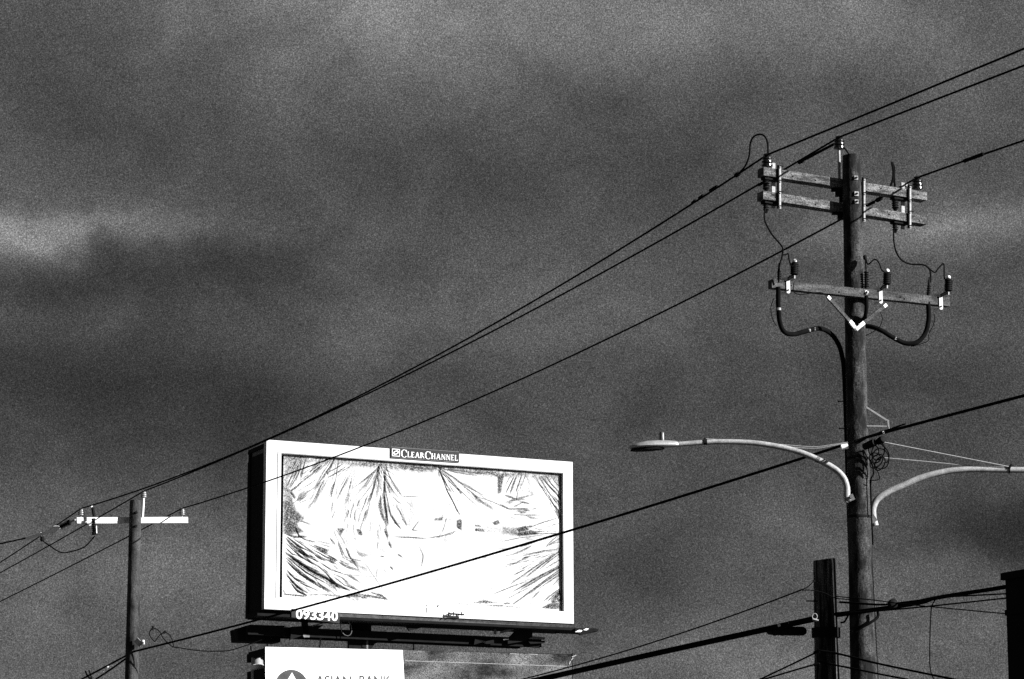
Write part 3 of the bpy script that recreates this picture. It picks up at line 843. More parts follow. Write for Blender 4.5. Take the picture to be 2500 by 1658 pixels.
MB().lathe(pc, Z, [(0, .048), (.01, .050), (.012, .040), (.13, .037), (.145, .03), (.15, .01)], 18).build('photocell', mat('smoked_plastic', .05, .09, 6.0, rough=.3, spec=.4), hdo, True)

lamp2 = thing('street_lamp', P(2136, 1285, 42.95), 'long pale curved street lamp arm leaving the right edge of the frame', 'street lamp')
path = PP([(2137, 1284), (2132, 1262), (2132, 1240), (2142, 1219), (2168, 1201), (2200, 1187), (2250, 1166), (2310, 1151), (2370, 1146), (2440, 1147), (2520, 1148), (2640, 1150)], 43.05, 8)
l2 = lamp_tube(path, .050, .044, ARMTUBE, 'arm', lamp2)
MB().lathe(P(2462, 1147, 43.05), Vector((1, 0, 0)), [(0, .055), (.02, .055)], 14).build('joint_band', DARK, l2)
MB().tube([P(2464, 1142, 43.0), P(2470, 1134, 43.0)], .02, 6).build('lug', DARK, l2)
MB().tube([P(2142, 1077, 42.9), P(2464, 1140, 43.0)], .011, 6).build('tie_rod', GALV, lamp2)
MB().tube([P(2150, 1117, 42.95), P(2250, 1126, 43.0), P(2400, 1141, 43.05)], .009, 6).build('tie_rod', GALV, lamp2)
MB().beam(P(2124, 1262, 43.0), P(2134, 1276, 43.0), .06, .12).build('pole_plate', GREYT, lamp2)
# lamp head beyond the frame
hd = MB(); hp = P(2640, 1150, 43.05); secs = []
for (t, wd, hu, hl) in ((0, .05, .045, .045), (.2, .10, .075, .065), (.5, .165, .085, .055), (.8, .16, .06, .05), (1.0, .03, .01, .02)):
    c = hp + Vector((Lh * t, 0, 0))
    secs.append([c + Vector((0, wd * math.cos(a), (hu if math.sin(a) > 0 else hl) * math.sin(a))) for a in [2 * math.pi * k / 16 for k in range(16)]])
for s_ in secs:
    hd.v += s_
for k in range(len(secs) - 1):
    for j in range(16):
        q = k * 16
        hd.f.append((q + j, q + (j + 1) % 16, q + 16 + (j + 1) % 16, q + 16 + j))
hd.f.append(tuple(range(16))); hd.f.append(tuple((len(secs) - 1) * 16 + j for j in range(16)))
hd.build('lamp_head', LAMP, lamp2, True)

# ------------------------------------------------------------------ billboards
class Board:
    """a plane with s to the right, t down, o out of the face"""
    def __init__(self, tl, tr, bl):
        self.O = tl
        self.ex = (tr - tl).normalized()
        up = (tl - bl); up = (up - self.ex * up.dot(self.ex)).normalized()
        self.ez = up
        self.n = self.ex.cross(up)
        if self.n.y > 0:
            self.n = -self.n
        self.W = (tr - tl).length
        self.H = (tl - bl).length

    def pt(self, s, t, o):
        return self.O + self.ex * s - self.ez * t + self.n * o

    def st(self, u, v, o=0.0):
        d = ray(u, v); q = self.O + self.n * o
        k = (q - CAM).dot(self.n) / d.dot(self.n)
        x = CAM + d * k - self.O
        return x.dot(self.ex), -x.dot(self.ez)

    def box(self, s0, s1, t0, t1, o0, o1, m=None):
        m = m or MB()
        return m.hexa([self.pt(s0, t1, o0), self.pt(s1, t1, o0), self.pt(s1, t1, o1), self.pt(s0, t1, o1),
                       self.pt(s0, t0, o0), self.pt(s1, t0, o0), self.pt(s1, t0, o1), self.pt(s0, t0, o1)])

BD0, BD1 = 69.0, 72.4
FO = 0.18                                                    # how far the frame stands in front of the backing
ub = Board(P(651, 1073.5, BD0), P(1398, 1128, BD1), P(652, 1487, BD0 - .02))
base = ub.pt(ub.W * .3, 0, -.6); base.z = 0
board = thing('billboard', base, 'upper billboard with torn wrinkled white sheet inside a broad white frame', 'billboard')
W_, H_ = ub.W, ub.H
si0, ti0 = ub.st(687, 1109); si1, ti0b = ub.st(1375, 1153)
_, ti1 = ub.st(688, 1459); _, ti1b = ub.st(1382, 1493)
ti0 = (ti0 + ti0b) / 2; ti1 = (ti1 + ti1b) / 2
# the frame's front lies in the sighted plane (o = 0); everything else is behind it
ub.box(0, W_, 0, ti0, -FO, 0).build('frame_rail', FRAME, board)
ub.box(0, W_, ti1, H_, -FO, 0).build('frame_rail', FRAME, board)
ub.box(0, si0, ti0 + .002, ti1 - .002, -FO, -.002).build('frame_stile', FRAME, board)
ub.box(si1, W_, ti0 + .002, ti1 - .002, -FO, -.002).build('frame_stile', FRAME, board)
# thin bead around the opening
bead = .03
for (s0, s1, t0, t1) in ((si0 - .09, si1 + .05, ti0 - .012 - bead, ti0 - .012), (si0 - .09, si1 + .05, ti1 + .05, ti1 + .05 + bead), (si0 - .09, si0 - .075, ti0, ti1 + .03)):
    ub.box(s0, s1, t0, t1, .0, .012).build('frame_bead', FRAME, board)
ub.box(.02, W_ - .02, .02, H_ - .02, -FO - .06, -FO - .003).build('backing_panel', DARK, board)

# --- wrinkled sheet: dense grid, folds as relief, their shade painted in as dark colour, with old print
NXG, NYG = 640, 320
S0, S1, T0, T1 = si0 + .095, si1 - .04, ti0 + .02, ti1 + .0
gs, gt = np.meshgrid(np.linspace(S0, S1, NXG), np.linspace(T0, T1, NYG))
fold_shade_print = np.zeros_like(gs); relief = np.zeros_like(gs)
def Zp(zx, zy):
    """from the measuring grid laid over the board in the photograph to board metres"""
    return ub.st(640 + zx / 3.032, 1060 + zy / 3.032, -.10)
def fnoise(a, b_, seed):
    r_ = np.random.default_rng(seed); out = np.zeros_like(a)
    for k in range(7):
        fx, fy, p = r_.normal(0, 1.0), r_.normal(0, 1.0), r_.uniform(0, 6.28)
        out += np.sin((fx * a + fy * b_) * (2.0 ** (k * .6)) + p) / 7 * 1.6
    return out
def stroke(pts, w, dark, fold=0.0, taper=True, rough=.5, seed=None):
    """pts in measuring units, w full width in measuring units"""
    q = np.array([Zp(*p) for p in pts]); hw = w / 3.032 / 104.0 * .42
    sd_ = random.randint(0, 10 ** 6) if seed is None else seed
    lo = q.min(0) - hw * 5 - .05; hi = q.max(0) + hw * 5 + .05
    j0 = np.searchsorted(gs[0], lo[0]); j1 = np.searchsorted(gs[0], hi[0])
    i0 = np.searchsorted(gt[:, 0], lo[1]); i1 = np.searchsorted(gt[:, 0], hi[1])
    if j1 - j0 < 2 or i1 - i0 < 2:
        return
    A, B = gs[i0:i1, j0:j1], gt[i0:i1, j0:j1]
    best = np.full(A.shape, 9.0); tt = np.zeros(A.shape)
    seg = np.linalg.norm(np.diff(q, axis=0), axis=1); tot = seg.sum(); acc = 0
    for k in range(len(q) - 1):
        d = q[k + 1] - q[k]; l2 = (d ** 2).sum()
        t = np.clip(((A - q[k][0]) * d[0] + (B - q[k][1]) * d[1]) / l2, 0, 1)
        ds = np.hypot(A - q[k][0] - t * d[0], B - q[k][1] - t * d[1])
        sel = ds < best
        best[sel] = ds[sel]; tt[sel] = (acc + t[sel] * seg[k]) / tot
        acc += seg[k]
    prof = np.sin(np.pi * np.clip(tt, 0.0, 1)) ** .5 if taper else np.ones_like(tt)
    nz = fnoise(A * 14, B * 14, sd_)
    wl_ = hw * (.35 + .75 * prof) * (1 + rough * .6 * nz) + 1e-4
    a = np.exp(-(best / wl_) ** 2 * 1.4) * np.clip(prof * 1.25, 0, 1) * np.clip(1 + rough * fnoise(A * 40, B * 40, sd_ + 1), 0, 1.6)
    fold_shade_print[i0:i1, j0:j1] = np.maximum(fold_shade_print[i0:i1, j0:j1], np.clip(a * dark, 0, 1))
    relief[i0:i1, j0:j1] -= fold * np.exp(-(best / (hw * 1.2)) ** 2) * prof
def patch(poly, dark, soft=4.0, rough=.6):
    """soft-edged polygon of old print or dark tone"""
    q = [Zp(*p) for p in poly]
    sdist = np.full(gs.shape, 9.0); inside = np.zeros(gs.shape, bool)
    for k in range(len(q)):
        (x0, y0), (x1, y1) = q[k], q[(k + 1) % len(q)]
        d = (x1 - x0) ** 2 + (y1 - y0) ** 2
        t = np.clip(((gs - x0) * (x1 - x0) + (gt - y0) * (y1 - y0)) / d, 0, 1)
        sdist = np.minimum(sdist, np.hypot(gs - x0 - t * (x1 - x0), gt - y0 - t * (y1 - y0)))
        if abs(y1 - y0) > 1e-9:
            c_ = ((gt < y0) != (gt < y1)) & (gs < (x1 - x0) * (gt - y0) / (y1 - y0) + x0)
            inside ^= c_
    sg = np.where(inside, sdist, -sdist); sf = soft / 3.032 / 104
    a = 1 / (1 + np.exp(-sg / sf * 2))
    a = a * dark * np.clip(1 + rough * fnoise(gs * 30, gt * 30, random.randint(0, 10 ** 6)) + rng.normal(0, rough * .35, gs.shape), 0, 2)
    np.maximum(fold_shade_print, np.clip(a, 0, 1), out=fold_shade_print)
# bottom left corner: deep diagonal folds
for (a, b_, w, d) in (((165, 745), (400, 890), 9, .85), ((165, 760), (420, 950), 15, 1.0), ((170, 775), (360, 920), 12, .9), ((168, 800), (430, 990), 12, 1.0),
                      ((165, 870), (540, 1100), 24, 1.0), ((170, 880), (660, 1165), 14, 1.0), ((180, 905), (480, 1110), 10, .9), ((175, 935), (500, 1170), 20, 1.0),
                      ((185, 950), (400, 1100), 10, .8), ((175, 1000), (330, 1110), 9, .75), ((175, 1015), (420, 1165), 8, .8), ((200, 1060), (340, 1180), 11, .95),
                      ((195, 1080), (330, 1195), 10, .9), ((170, 1020), (300, 1150), 6, .8), ((220, 1110), (330, 1195), 10, .95), ((470, 1060), (650, 1160), 12, .9),
                      ((520, 1050), (720, 1160), 6, .6), ((420, 945), (620, 1040), 5, .6), ((165, 735), (330, 760), 16, .85), ((240, 690), (330, 790), 8, .6),
                      ((170, 840), (300, 910), 7, .8), ((300, 960), (520, 1110), 7, .9), ((260, 830), (400, 920), 6, .7)):
    m_ = ((a[0] + b_[0]) / 2 - 12, (a[1] + b_[1]) / 2 + 14)
    stroke([a, m_, b_], w, d, .055)
# top left corner
for (a, b_, w, d) in (((175, 400), (240, 240), 8, .8), ((190, 410), (275, 225), 8, .9), ((205, 400), (290, 240), 9, .95), ((160, 350), (250, 200), 5, .5),
                      ((180, 330), (270, 190), 4, .45), ((340, 285), (430, 215), 10, .9), ((370, 285), (440, 230), 16, 1.0), ((205, 425), (300, 345), 14, .95), ((290, 350), (420, 245), 6, .7),
                      ((470, 290), (600, 220), 9, .75), ((480, 325), (620, 240), 10, .75), ((470, 275), (490, 300), 14, .8), ((250, 430), (420, 320), 6, .5),
                      ((270, 470), (460, 340), 6, .45), ((210, 520), (330, 440), 8, .5), ((205, 425), (245, 480), 22, .85), ((250, 520), (380, 460), 5, .4),
                      ((160, 300), (220, 190), 4, .4), ((560, 290), (680, 215), 6, .5), ((230, 270), (330, 180), 4, .4)):
    stroke([a, ((a[0] + b_[0]) / 2 + 4, (a[1] + b_[1]) / 2 + 3), b_], w, d, .03)
patch([(160, 500), (215, 480), (240, 560), (300, 620), (250, 660), (270, 700), (165, 730)], .62, 14, .5)
patch([(230, 665), (300, 720), (230, 735), (165, 735), (170, 690)], .75, 10, .5)
patch([(160, 180), (300, 190), (240, 300), (165, 330)], .22, 20, .8)
# fan from the second tack on the top edge
for (b_, w, d) in (((710, 375), 14, .62), ((770, 540), 18, .55), ((700, 520), 6, .4), ((800, 380), 6, .5), ((875, 410), 12, .85), ((885, 330), 6, .5), ((960, 340), 6, .7),
                   ((1030, 455), 8, .7), ((990, 310), 5, .5), ((920, 670), 20, .62), ((905, 560), 5, .5), ((950, 600), 8, .55), ((640, 420), 5, .35), ((1020, 490), 6, .45)):
    a = (875 + random.uniform(-25, 40), 222)
    stroke([a, ((a[0] + b_[0]) / 2 + (10 if b_[0] < 875 else -16), (a[1] + b_[1]) / 2), b_], w, d, .03)
for pts, w, d in (([(878, 460), (872, 540), (890, 610), (925, 680)], 26, .72), ([(900, 470), (915, 560), (935, 680)], 9, .6), ([(925, 510), (950, 600), (1025, 705)], 16, .7),
                  ([(950, 590), (985, 660), (1030, 710)], 12, .65), ([(1030, 620), (1075, 680)], 14, .6), ([(905, 700), (930, 770)], 22, .7), ([(935, 795), (955, 845)], 18, .75),
                  ([(960, 455), (1000, 500), (1030, 520)], 8, .5), ([(960, 760), (1080, 765), (1220, 775)], 9, .7), ([(1220, 770), (1330, 755), (1440, 715)], 10, .55),
                  ([(1025, 465), (1165, 460)], 6, .5), ([(940, 340), (1000, 420), (1040, 465)], 6, .8), ([(760, 960), (830, 1060), (920, 1190)], 4, .5),
                  ([(430, 960), (600, 1040), (880, 1060)], 4, .5), ([(610, 830), (640, 900), (720, 1010)], 12, .65), ([(560, 800), (580, 860), (600, 920)], 14, .5),
                  ([(620, 840), (650, 920)], 14, .7), ([(500, 770), (540, 820)], 14, .45), ([(1160, 830), (1190, 900), (1175, 1000)], 10, .35), ([(945, 980), (970, 1005)], 12, .7),
                  ([(1000, 890), (1040, 915)], 12, .6), ([(870, 905), (905, 908)], 8, .7), ([(690, 560), (680, 640)], 8, .45), ([(640, 560), (625, 620)], 8, .4), ([(540, 560), (510, 640)], 8, .35),
                  ([(720, 480), (700, 540)], 12, .4), ([(800, 640), (795, 730)], 4, .4), ([(1160, 640), (1110, 710), (1170, 720)], 10, .45), ([(900, 1000), (915, 1030)], 6, .4)):
    stroke(pts, w, d, .025)
patch([(560, 700), (610, 700), (580, 745)], .5, 5); patch([(700, 705), (725, 705), (745, 750), (715, 745)], .6, 5)
# third tack fan
for (b_, w, d) in (((1310, 320), 14, .55), ((1400, 430), 12, .55), ((1460, 600), 8, .7), ((1450, 580), 5, .5), ((1480, 440), 8, .7), ((1600, 545), 5, .5), ((1590, 310), 8, .5), ((1600, 440), 6, .6),
                   ((1740, 510), 4, .4), ((1350, 350), 6, .5), ((1385, 330), 5, .45)):
    a = (1300 + random.uniform(-8, 20), 245)
    stroke([a, ((a[0] + b_[0]) / 2 - 8, (a[1] + b_[1]) / 2 + 8), b_], w, d, .03)
for pts, w, d in (([(1440, 400), (1475, 445)], 12, .95), ([(1360, 400), (1400, 430)], 8, .6), ([(1425, 540), (1465, 600)], 8, .7), ([(1575, 460), (1700, 500), (1830, 560)], 7, .6), ([(1760, 520), (1830, 555)], 9, .85),
                  ([(1790, 450), (1900, 490)], 14, .8), ([(1900, 500), (1980, 515)], 14, .65), ([(1860, 540), (1940, 500)], 8, .5), ([(1830, 590), (1920, 600), (2080, 600)], 9, .5), ([(1860, 570), (2000, 570)], 7, .4),
                  ([(1990, 560), (2040, 545)], 8, .4)):
    stroke(pts, w, d, .02)
# printed bar with a rounded corner
for pts, w, d in (([(1010, 235), (1100, 245), (1200, 255), (1290, 250)], 26, .55), ([(1380, 260), (1480, 275), (1600, 290), (1690, 285), (1740, 310)], 16, .72), ([(1530, 285), (1640, 292)], 18, .6)):
    stroke(pts, w, d, 0, False, .4)
patch([(1742, 300), (1790, 290), (1778, 360), (1765, 430), (1745, 440)], .66, 6, .5)
# right-hand tack fan
for (a, b_, w, d) in (((1870, 300), (1800, 440), 10, .7), ((1885, 300), (1830, 450), 14, .75), ((1920, 300), (1875, 440), 10, .6), ((1840, 300), (1790, 400), 6, .5), ((1950, 300), (1920, 380), 6, .5),
                      ((2010, 300), (2205, 590), 8, .6), ((2040, 300), (2200, 540), 10, .55), ((2060, 310), (2200, 460), 14, .6), ((2090, 300), (2205, 440), 9, .75), ((2000, 310), (2110, 430), 5, .4), ((2130, 300), (2210, 400), 5, .5)):
    stroke([a, ((a[0] + b_[0]) / 2 - 4, (a[1] + b_[1]) / 2 + 6), b_], w, d, .03)
patch([(2120, 290), (2205, 300), (2205, 420)], .3, 14)
# middle print remnants
patch([(1440, 640), (1475, 638), (1475, 710), (1440, 690)], .66, 4); patch([(1575, 672), (1605, 672), (1622, 685), (1578, 684)], .5, 3)
patch([(1575, 700), (1640, 700), (1648, 722), (1578, 718)], .8, 3); patch([(1275, 625), (1340, 615), (1330, 638), (1275, 640)], .45, 4)
patch([(1705, 655), (1745, 635), (1760, 660), (1725, 672)], .66, 4); patch([(1480, 665), (1640, 680), (1900, 690), (1890, 740), (1660, 722), (1480, 712)], .07, 12)
patch([(1885, 702), (1950, 684), (1965, 706), (1900, 722)], 1.6, 6, .3); patch([(1870, 735), (1990, 718), (2035, 736), (1900, 752)], 1.8, 6, .3)
patch([(1780, 690), (1900, 700), (1880, 745), (1780, 735)], .3, 14)
for pts, w, d in (([(1960, 700), (2060, 660), (2190, 620)], 9, .6), ([(1950, 690), (2000, 680)], 12, .6), ([(2000, 740), (2200, 735)], 9, .5), ([(2020, 730), (2100, 690), (2200, 660)], 5, .4), ([(1440, 640), (1475, 632)], 8, .6),
                  ([(1440, 715), (1400, 740), (1280, 770)], 7, .5), ([(1750, 800), (1900, 770), (2100, 745)], 7, .55), ([(1700, 850), (1800, 850), (1900, 830)], 6, .4), ([(1280, 640), (1440, 632)], 4, .4)):
    stroke(pts, w, d, .02)
# bottom right fan
for (a, b_, w, d) in (((2205, 860), (1830, 1115), 10, .85), ((2205, 865), (1950, 1060), 12, .8), ((2208, 880), (2040, 1010), 9, .8), ((2205, 860), (1900, 905), 8, .55), ((2205, 850), (1960, 890), 10, .6),
                      ((2208, 970), (1850, 1170), 15, .85), ((2208, 985), (1900, 1160), 11, .9), ((2208, 1000), (1860, 1260), 10, .85), ((2210, 1015), (1960, 1190), 10, .85), ((2208, 980), (2080, 1060), 14, .8),
                      ((2205, 1040), (2040, 1150), 8, .6), ((2210, 1140), (2080, 1240), 9, .85), ((2210, 1150), (2110, 1240), 9, .85), ((2210, 1165), (2130, 1235), 7, .8), ((2205, 1030), (2120, 1100), 6, .7),
                      ((1960, 1090), (1700, 1190), 8, .6), ((1990, 1130), (1780, 1240), 6, .5), ((2200, 800), (2100, 830), 8, .6), ((2190, 750), (2100, 830), 8, .55), ((2205, 770), (2080, 850), 7, .55), ((1950, 940), (1780, 990), 8, .4),
                      ((1880, 960), (1800, 970), 8, .35), ((2208, 1060), (2150, 1120), 5, .6), ((2208, 930), (2090, 1000), 7, .7), ((1930, 1210), (1850, 1265), 8, .7)):
    stroke([a, ((a[0] + b_[0]) / 2 + 4, (a[1] + b_[1]) / 2 - 6), b_], w, d, .03)
patch([(2140, 1240), (2205, 1160), (2230, 1230), (2150, 1252)], .9, 5, .8); patch([(2070, 1285), (2130, 1256), (2230, 1240), (2235, 1300)], .72, 5, .9)
# dark smears along the foot of the sheet
for pts, w, d in (([(600, 1205), (700, 1195), (780, 1215)], 24, .7), ([(690, 1180), (800, 1200), (930, 1225)], 18, .9), ([(800, 1170), (880, 1195), (930, 1230)], 18, .9), ([(150, 1185), (230, 1192), (330, 1200)], 14, .85), ([(150, 1150), (170, 1185), (200, 1195)], 10, .6),
                  ([(1560, 1250), (1640, 1240), (1740, 1250)], 22, .5), ([(1640, 1270), (1780, 1272), (1920, 1284)], 8, .95), ([(1780, 1258), (1840, 1250)], 16, .7), ([(330, 1190), (450, 1190), (600, 1200)], 18, .3), ([(1420, 1255), (1560, 1262)], 6, .5)):
    stroke(pts, w, d, .01, True, .9)
# many fine wrinkles fanning from the tacks and corners
def fan(ox, oy, a0, a1, n, l0, l1, w0, w1, d0, d1, jit=18, start=.05, bend=10):
    for _ in range(n):
        an = math.radians(random.uniform(a0, a1)); l = random.uniform(l0, l1)
        b0 = random.uniform(start, .55) * l
        sx_, sy_ = ox + random.gauss(0, jit), oy + random.gauss(0, jit * .4)
        p0_ = (sx_ + b0 * math.cos(an), sy_ + b0 * math.sin(an)); p1_ = (sx_ + l * math.cos(an), sy_ + l * math.sin(an))
        bb = random.gauss(0, bend)
        pm = ((p0_[0] + p1_[0]) / 2 - bb * math.sin(an), (p0_[1] + p1_[1]) / 2 + bb * math.cos(an))
        if 160 < p1_[0] < 2205 and 170 < p1_[1] < 1285:
            stroke([p0_, pm, p1_], random.uniform(w0, w1), random.uniform(d0, d1), .012 if random.random() < .4 else .004)
def vnoise(a, b_, seed):
    """smooth value noise on the lattice (a, b)"""
    r_ = np.random.default_rng(seed); T = r_.random((257, 257))
    ia, ib = np.floor(a).astype(int), np.floor(b_).astype(int)
    fa, fb = a - ia, b_ - ib
    fa = fa * fa * (3 - 2 * fa); fb = fb * fb * (3 - 2 * fb)
    g_ = lambda x, y: T[x % 257, y % 257]
    return (g_(ia, ib) * (1 - fa) + g_(ia + 1, ib) * fa) * (1 - fb) + (g_(ia, ib + 1) * (1 - fa) + g_(ia + 1, ib + 1) * fa) * fb
def creases(ox, oy, a0, a1, r1, dense, dark, thr=.60, r0=0.05, seed=0, edge=.12, fold=.02):
    """dense creases radiating from a tack: angles in degrees, r in measuring units"""
    s_, t_ = Zp(ox, oy); ds, dt_ = gs - s_, gt - t_
    ang = np.degrees(np.arctan2(dt_, ds)); rr = np.hypot(ds, dt_); R1 = r1 / 3.032 / 104
    mid_ = (a0 + a1) / 2; ang = (ang - mid_ + 180) % 360 - 180 + mid_
    wob = 2.2 * (vnoise(rr * 3 + 9, ang * .05 + 40, seed + 5) - .5)
    n1 = vnoise((ang + wob) * dense + 999, rr * 3.0 + 7, seed + 1); n2 = vnoise((ang + wob) * dense * 2.3 + 777, rr * 6.0, seed + 2)
    n = .62 * n1 + .38 * n2
    wa = np.clip((ang - a0) / ((a1 - a0) * edge), 0, 1) * np.clip((a1 - ang) / ((a1 - a0) * edge), 0, 1)
    env = vnoise(ang * .12 + 300, np.zeros_like(ang) + seed, seed + 3)
    reach = R1 * (.45 + .75 * env)
    wr = np.clip((rr - R1 * r0) / (R1 * .08), 0, 1) * np.clip((reach - rr) / (R1 * .45), 0, 1)
    m_ = wa * wr
    a = np.clip((n - thr) / .16, 0, 1) * m_ * dark
    np.maximum(fold_shade_print, a, out=fold_shade_print)  # shade of the creases goes into the colour
    relief[...] -= fold * np.clip((n - thr + .08) / .25, 0, 1) * m_
creases(600, 40, 95, 150, 620, .70, .75, .50, .22, 11)
creases(300, 120, 92, 150, 360, .80, .60, .50, .18, 201)
creases(560, 150, 110, 152, 480, .9, .55, .54, .12, 211)
creases(700, 180, 96, 140, 420, .8, .50, .55, .10, 221)
creases(640, 380, 55, 125, 420, .5, .34, .60, .10, 231, edge=.3)
creases(1080, 250, 60, 120, 900, .6, .30, .64, .25, 241, edge=.3)
creases(500, 640, 40, 80, 560, .5, .40, .60, .10, 251, edge=.3)
creases(360, 60, 95, 140, 420, .60, .60, .55, .30, 21)
creases(872, 212, 48, 132, 560, .62, .46, .55, .04, 31)
creases(1300, 240, 25, 78, 520, .42, .60, .58, .03, 41)
creases(1930, 275, 50, 128, 230, .42, .66, .55, .08, 51)
creases(2010, 240, 38, 66, 480, .55, .62, .57, .12, 61)
creases(165, 735, 8, 48, 760, .55, .80, .55, .03, 71, fold=.04)
creases(110, 860, 18, 42, 800, .80, .85, .54, .08, 81, fold=.045)
creases(120, 985, 22, 46, 430, .75, .80, .55, .12, 91, fold=.04)
creases(2215, 855, 135, 176, 560, .62, .70, .56, .02, 101)
creases(2225, 985, 132, 162, 640, .66, .78, .55, .03, 111)
creases(2215, 730, 150, 190, 520, .45, .62, .58, .03, 121)
creases(2225, 1150, 128, 158, 240, .45, .80, .55, .05, 131)
creases(150, 600, -62, 28, 300, .30, .50, .55, .10, 141)
creases(900, 120, 78, 118, 1050, .75, .42, .63, .38, 151)
creases(700, 300, 60, 112, 700, .45, .36, .64, .30, 161)
creases(1400, 480, 95, 165, 480, .35, .34, .65, .25, 171)
creases(1650, 540, -25, 25, 560, .35, .42, .62, .25, 181)
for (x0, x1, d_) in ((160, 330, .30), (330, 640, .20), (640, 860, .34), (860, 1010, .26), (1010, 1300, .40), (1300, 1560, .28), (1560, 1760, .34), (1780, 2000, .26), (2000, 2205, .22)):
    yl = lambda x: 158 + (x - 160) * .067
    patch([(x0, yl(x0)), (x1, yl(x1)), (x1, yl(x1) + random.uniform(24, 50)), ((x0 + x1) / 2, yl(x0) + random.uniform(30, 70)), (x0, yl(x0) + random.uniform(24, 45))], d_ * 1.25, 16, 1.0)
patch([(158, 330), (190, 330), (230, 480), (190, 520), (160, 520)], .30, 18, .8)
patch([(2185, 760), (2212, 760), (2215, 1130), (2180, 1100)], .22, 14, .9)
# scatter of small dark dashes
for k in range(420):
    x, y = random.uniform(430, 2180), random.uniform(260, 1230)
    if random.random() < .55:
        x = random.gauss(720, 190)
        y = random.gauss(640, 260)
    if not (165 < x < 2190 and 230 < y < 1220):
        continue
    an = math.radians(random.gauss(70, 25)) if x < 1200 else math.radians(random.gauss(160, 18))
    l = random.uniform(8, 40)
    stroke([(x, y), (x + l * math.cos(an), y + l * math.sin(an) * (1 if x < 1200 else 1))], random.uniform(2, 5), random.uniform(.12, .42), 0.004)
fold_shade_print = np.clip(fold_shade_print * np.clip(1 + .55 * rng.normal(0, 1, fold_shade_print.shape), .1, 1.9), 0, 1)
fold_shade_print = 1 - np.exp(-5.0 * fold_shade_print)
billow = .010 * fnoise(gs * 1.3, gt * 1.6, 5) + .004 * fnoise(gs * 4, gt * 5, 6)
off = -.095 + billow + relief * .7
edge = np.minimum(np.minimum(gs - S0, S1 - gs), np.minimum(gt - T0, T1 - gt))
off = np.clip(off, -FO + .004, -.02)
vs = (np.array(ub.O)[None, :] + gs.reshape(-1, 1) * np.array(ub.ex) - gt.reshape(-1, 1) * np.array(ub.ez) + off.reshape(-1, 1) * np.array(ub.n)) - np.array(base)
idx = np.arange(NXG * NYG).reshape(NYG, NXG)
quads = np.stack([idx[1:, :-1], idx[1:, 1:], idx[:-1, 1:], idx[:-1, :-1]], -1).reshape(-1, 4)
me = bpy.data.meshes.new('vinyl_sheet')
me.vertices.add(len(vs)); me.vertices.foreach_set('co', vs.astype(np.float32).ravel())
me.loops.add(quads.size); me.loops.foreach_set('vertex_index', quads.astype(np.int32).ravel())
me.polygons.add(len(quads)); me.polygons.foreach_set('loop_start', np.arange(0, quads.size, 4, dtype=np.int32))
me.update(calc_edges=True)
at = me.attributes.new('fold_shade_print', 'FLOAT', 'POINT'); at.data.foreach_set('value', fold_shade_print.astype(np.float32).ravel())
me.materials.append(VINYL)
me.polygons.foreach_set('use_smooth', np.ones(len(quads), bool))
sheet = bpy.data.objects.new('vinyl_sheet', me)
COL.objects.link(sheet); sheet.parent = board
sheet['label'] = 'wrinkled torn white vinyl sheet with dark creases'

# --- lettering
def glyph_mesh(text, size, bold=0.0, spacing=1.0):
    cu_ = bpy.data.curves.new('txt', 'FONT')
    cu_.body = text; cu_.size = size; cu_.offset = bold; cu_.space_character = spacing
    cu_.resolution_u = 6
    ob = bpy.data.objects.new('txt', cu_); COL.objects.link(ob)
    bpy.context.view_layer.update()
    dg = bpy.context.evaluated_depsgraph_get()
    m_ = ob.evaluated_get(dg).to_mesh()
    vv = [v.co.copy() for v in m_.vertices]; ff = [tuple(p.vertices) for p in m_.polygons]
    ob.evaluated_get(dg).to_mesh_clear()
    bpy.data.objects.remove(ob); bpy.data.curves.remove(cu_)
    return vv, ff

def lettering(bd, text, s0, s1, t_top, t_bot, o, material, name, parent, bold=0.0, slope=0.0):
    """fit the word into s0..s1 and t_top..t_bot (capital height)"""
    vv, ff = glyph_mesh(text, 1.0, bold)
    x0, x1 = min(v.x for v in vv), max(v.x for v in vv)
    y0, y1 = min(v.y for v in vv), max(v.y for v in vv)
    m_ = MB()
    m_.v = [bd.pt(s0 + (v.x - x0) / (x1 - x0) * (s1 - s0), t_bot - (v.y - y0) / (y1 - y0) * (t_bot - t_top), o) for v in vv]
    m_.f = ff
    return m_.build(name, material, parent)

# number plate on the lower left of the frame
ns0, nt0 = ub.st(712, 1487, .53); ns1, nt1 = ub.st(829, 1523, .53)
numo = .06
plate = MB().hexa([ub.pt(ns0, nt1 - .10, .505), ub.pt(ns1, nt1 - .01, .505), ub.pt(ns1, nt1 - .01, .53), ub.pt(ns0, nt1 - .10, .53),
                   ub.pt(ns0, nt0 - .01, .505), ub.pt(ns1, nt0 + .07, .505), ub.pt(ns1, nt0 + .07, .53), ub.pt(ns0, nt0 - .01, .53)]).build('number_plate', PLATE, board)
# digits are evenly spaced along the plate
for k, ch in enumerate('093340'):
    u0 = 723 + k * 17.3
    va, vb = 1487.5 + k * .95, 1511.5 + k * .95
    sa, ta = ub.st(u0, va, .535); sb2, tb = ub.st(u0 + 15.2, vb, .535)
    lettering(ub, ch, sa, sb2, ta, tb, .534, LETTER, 'numeral', plate, bold=.022)

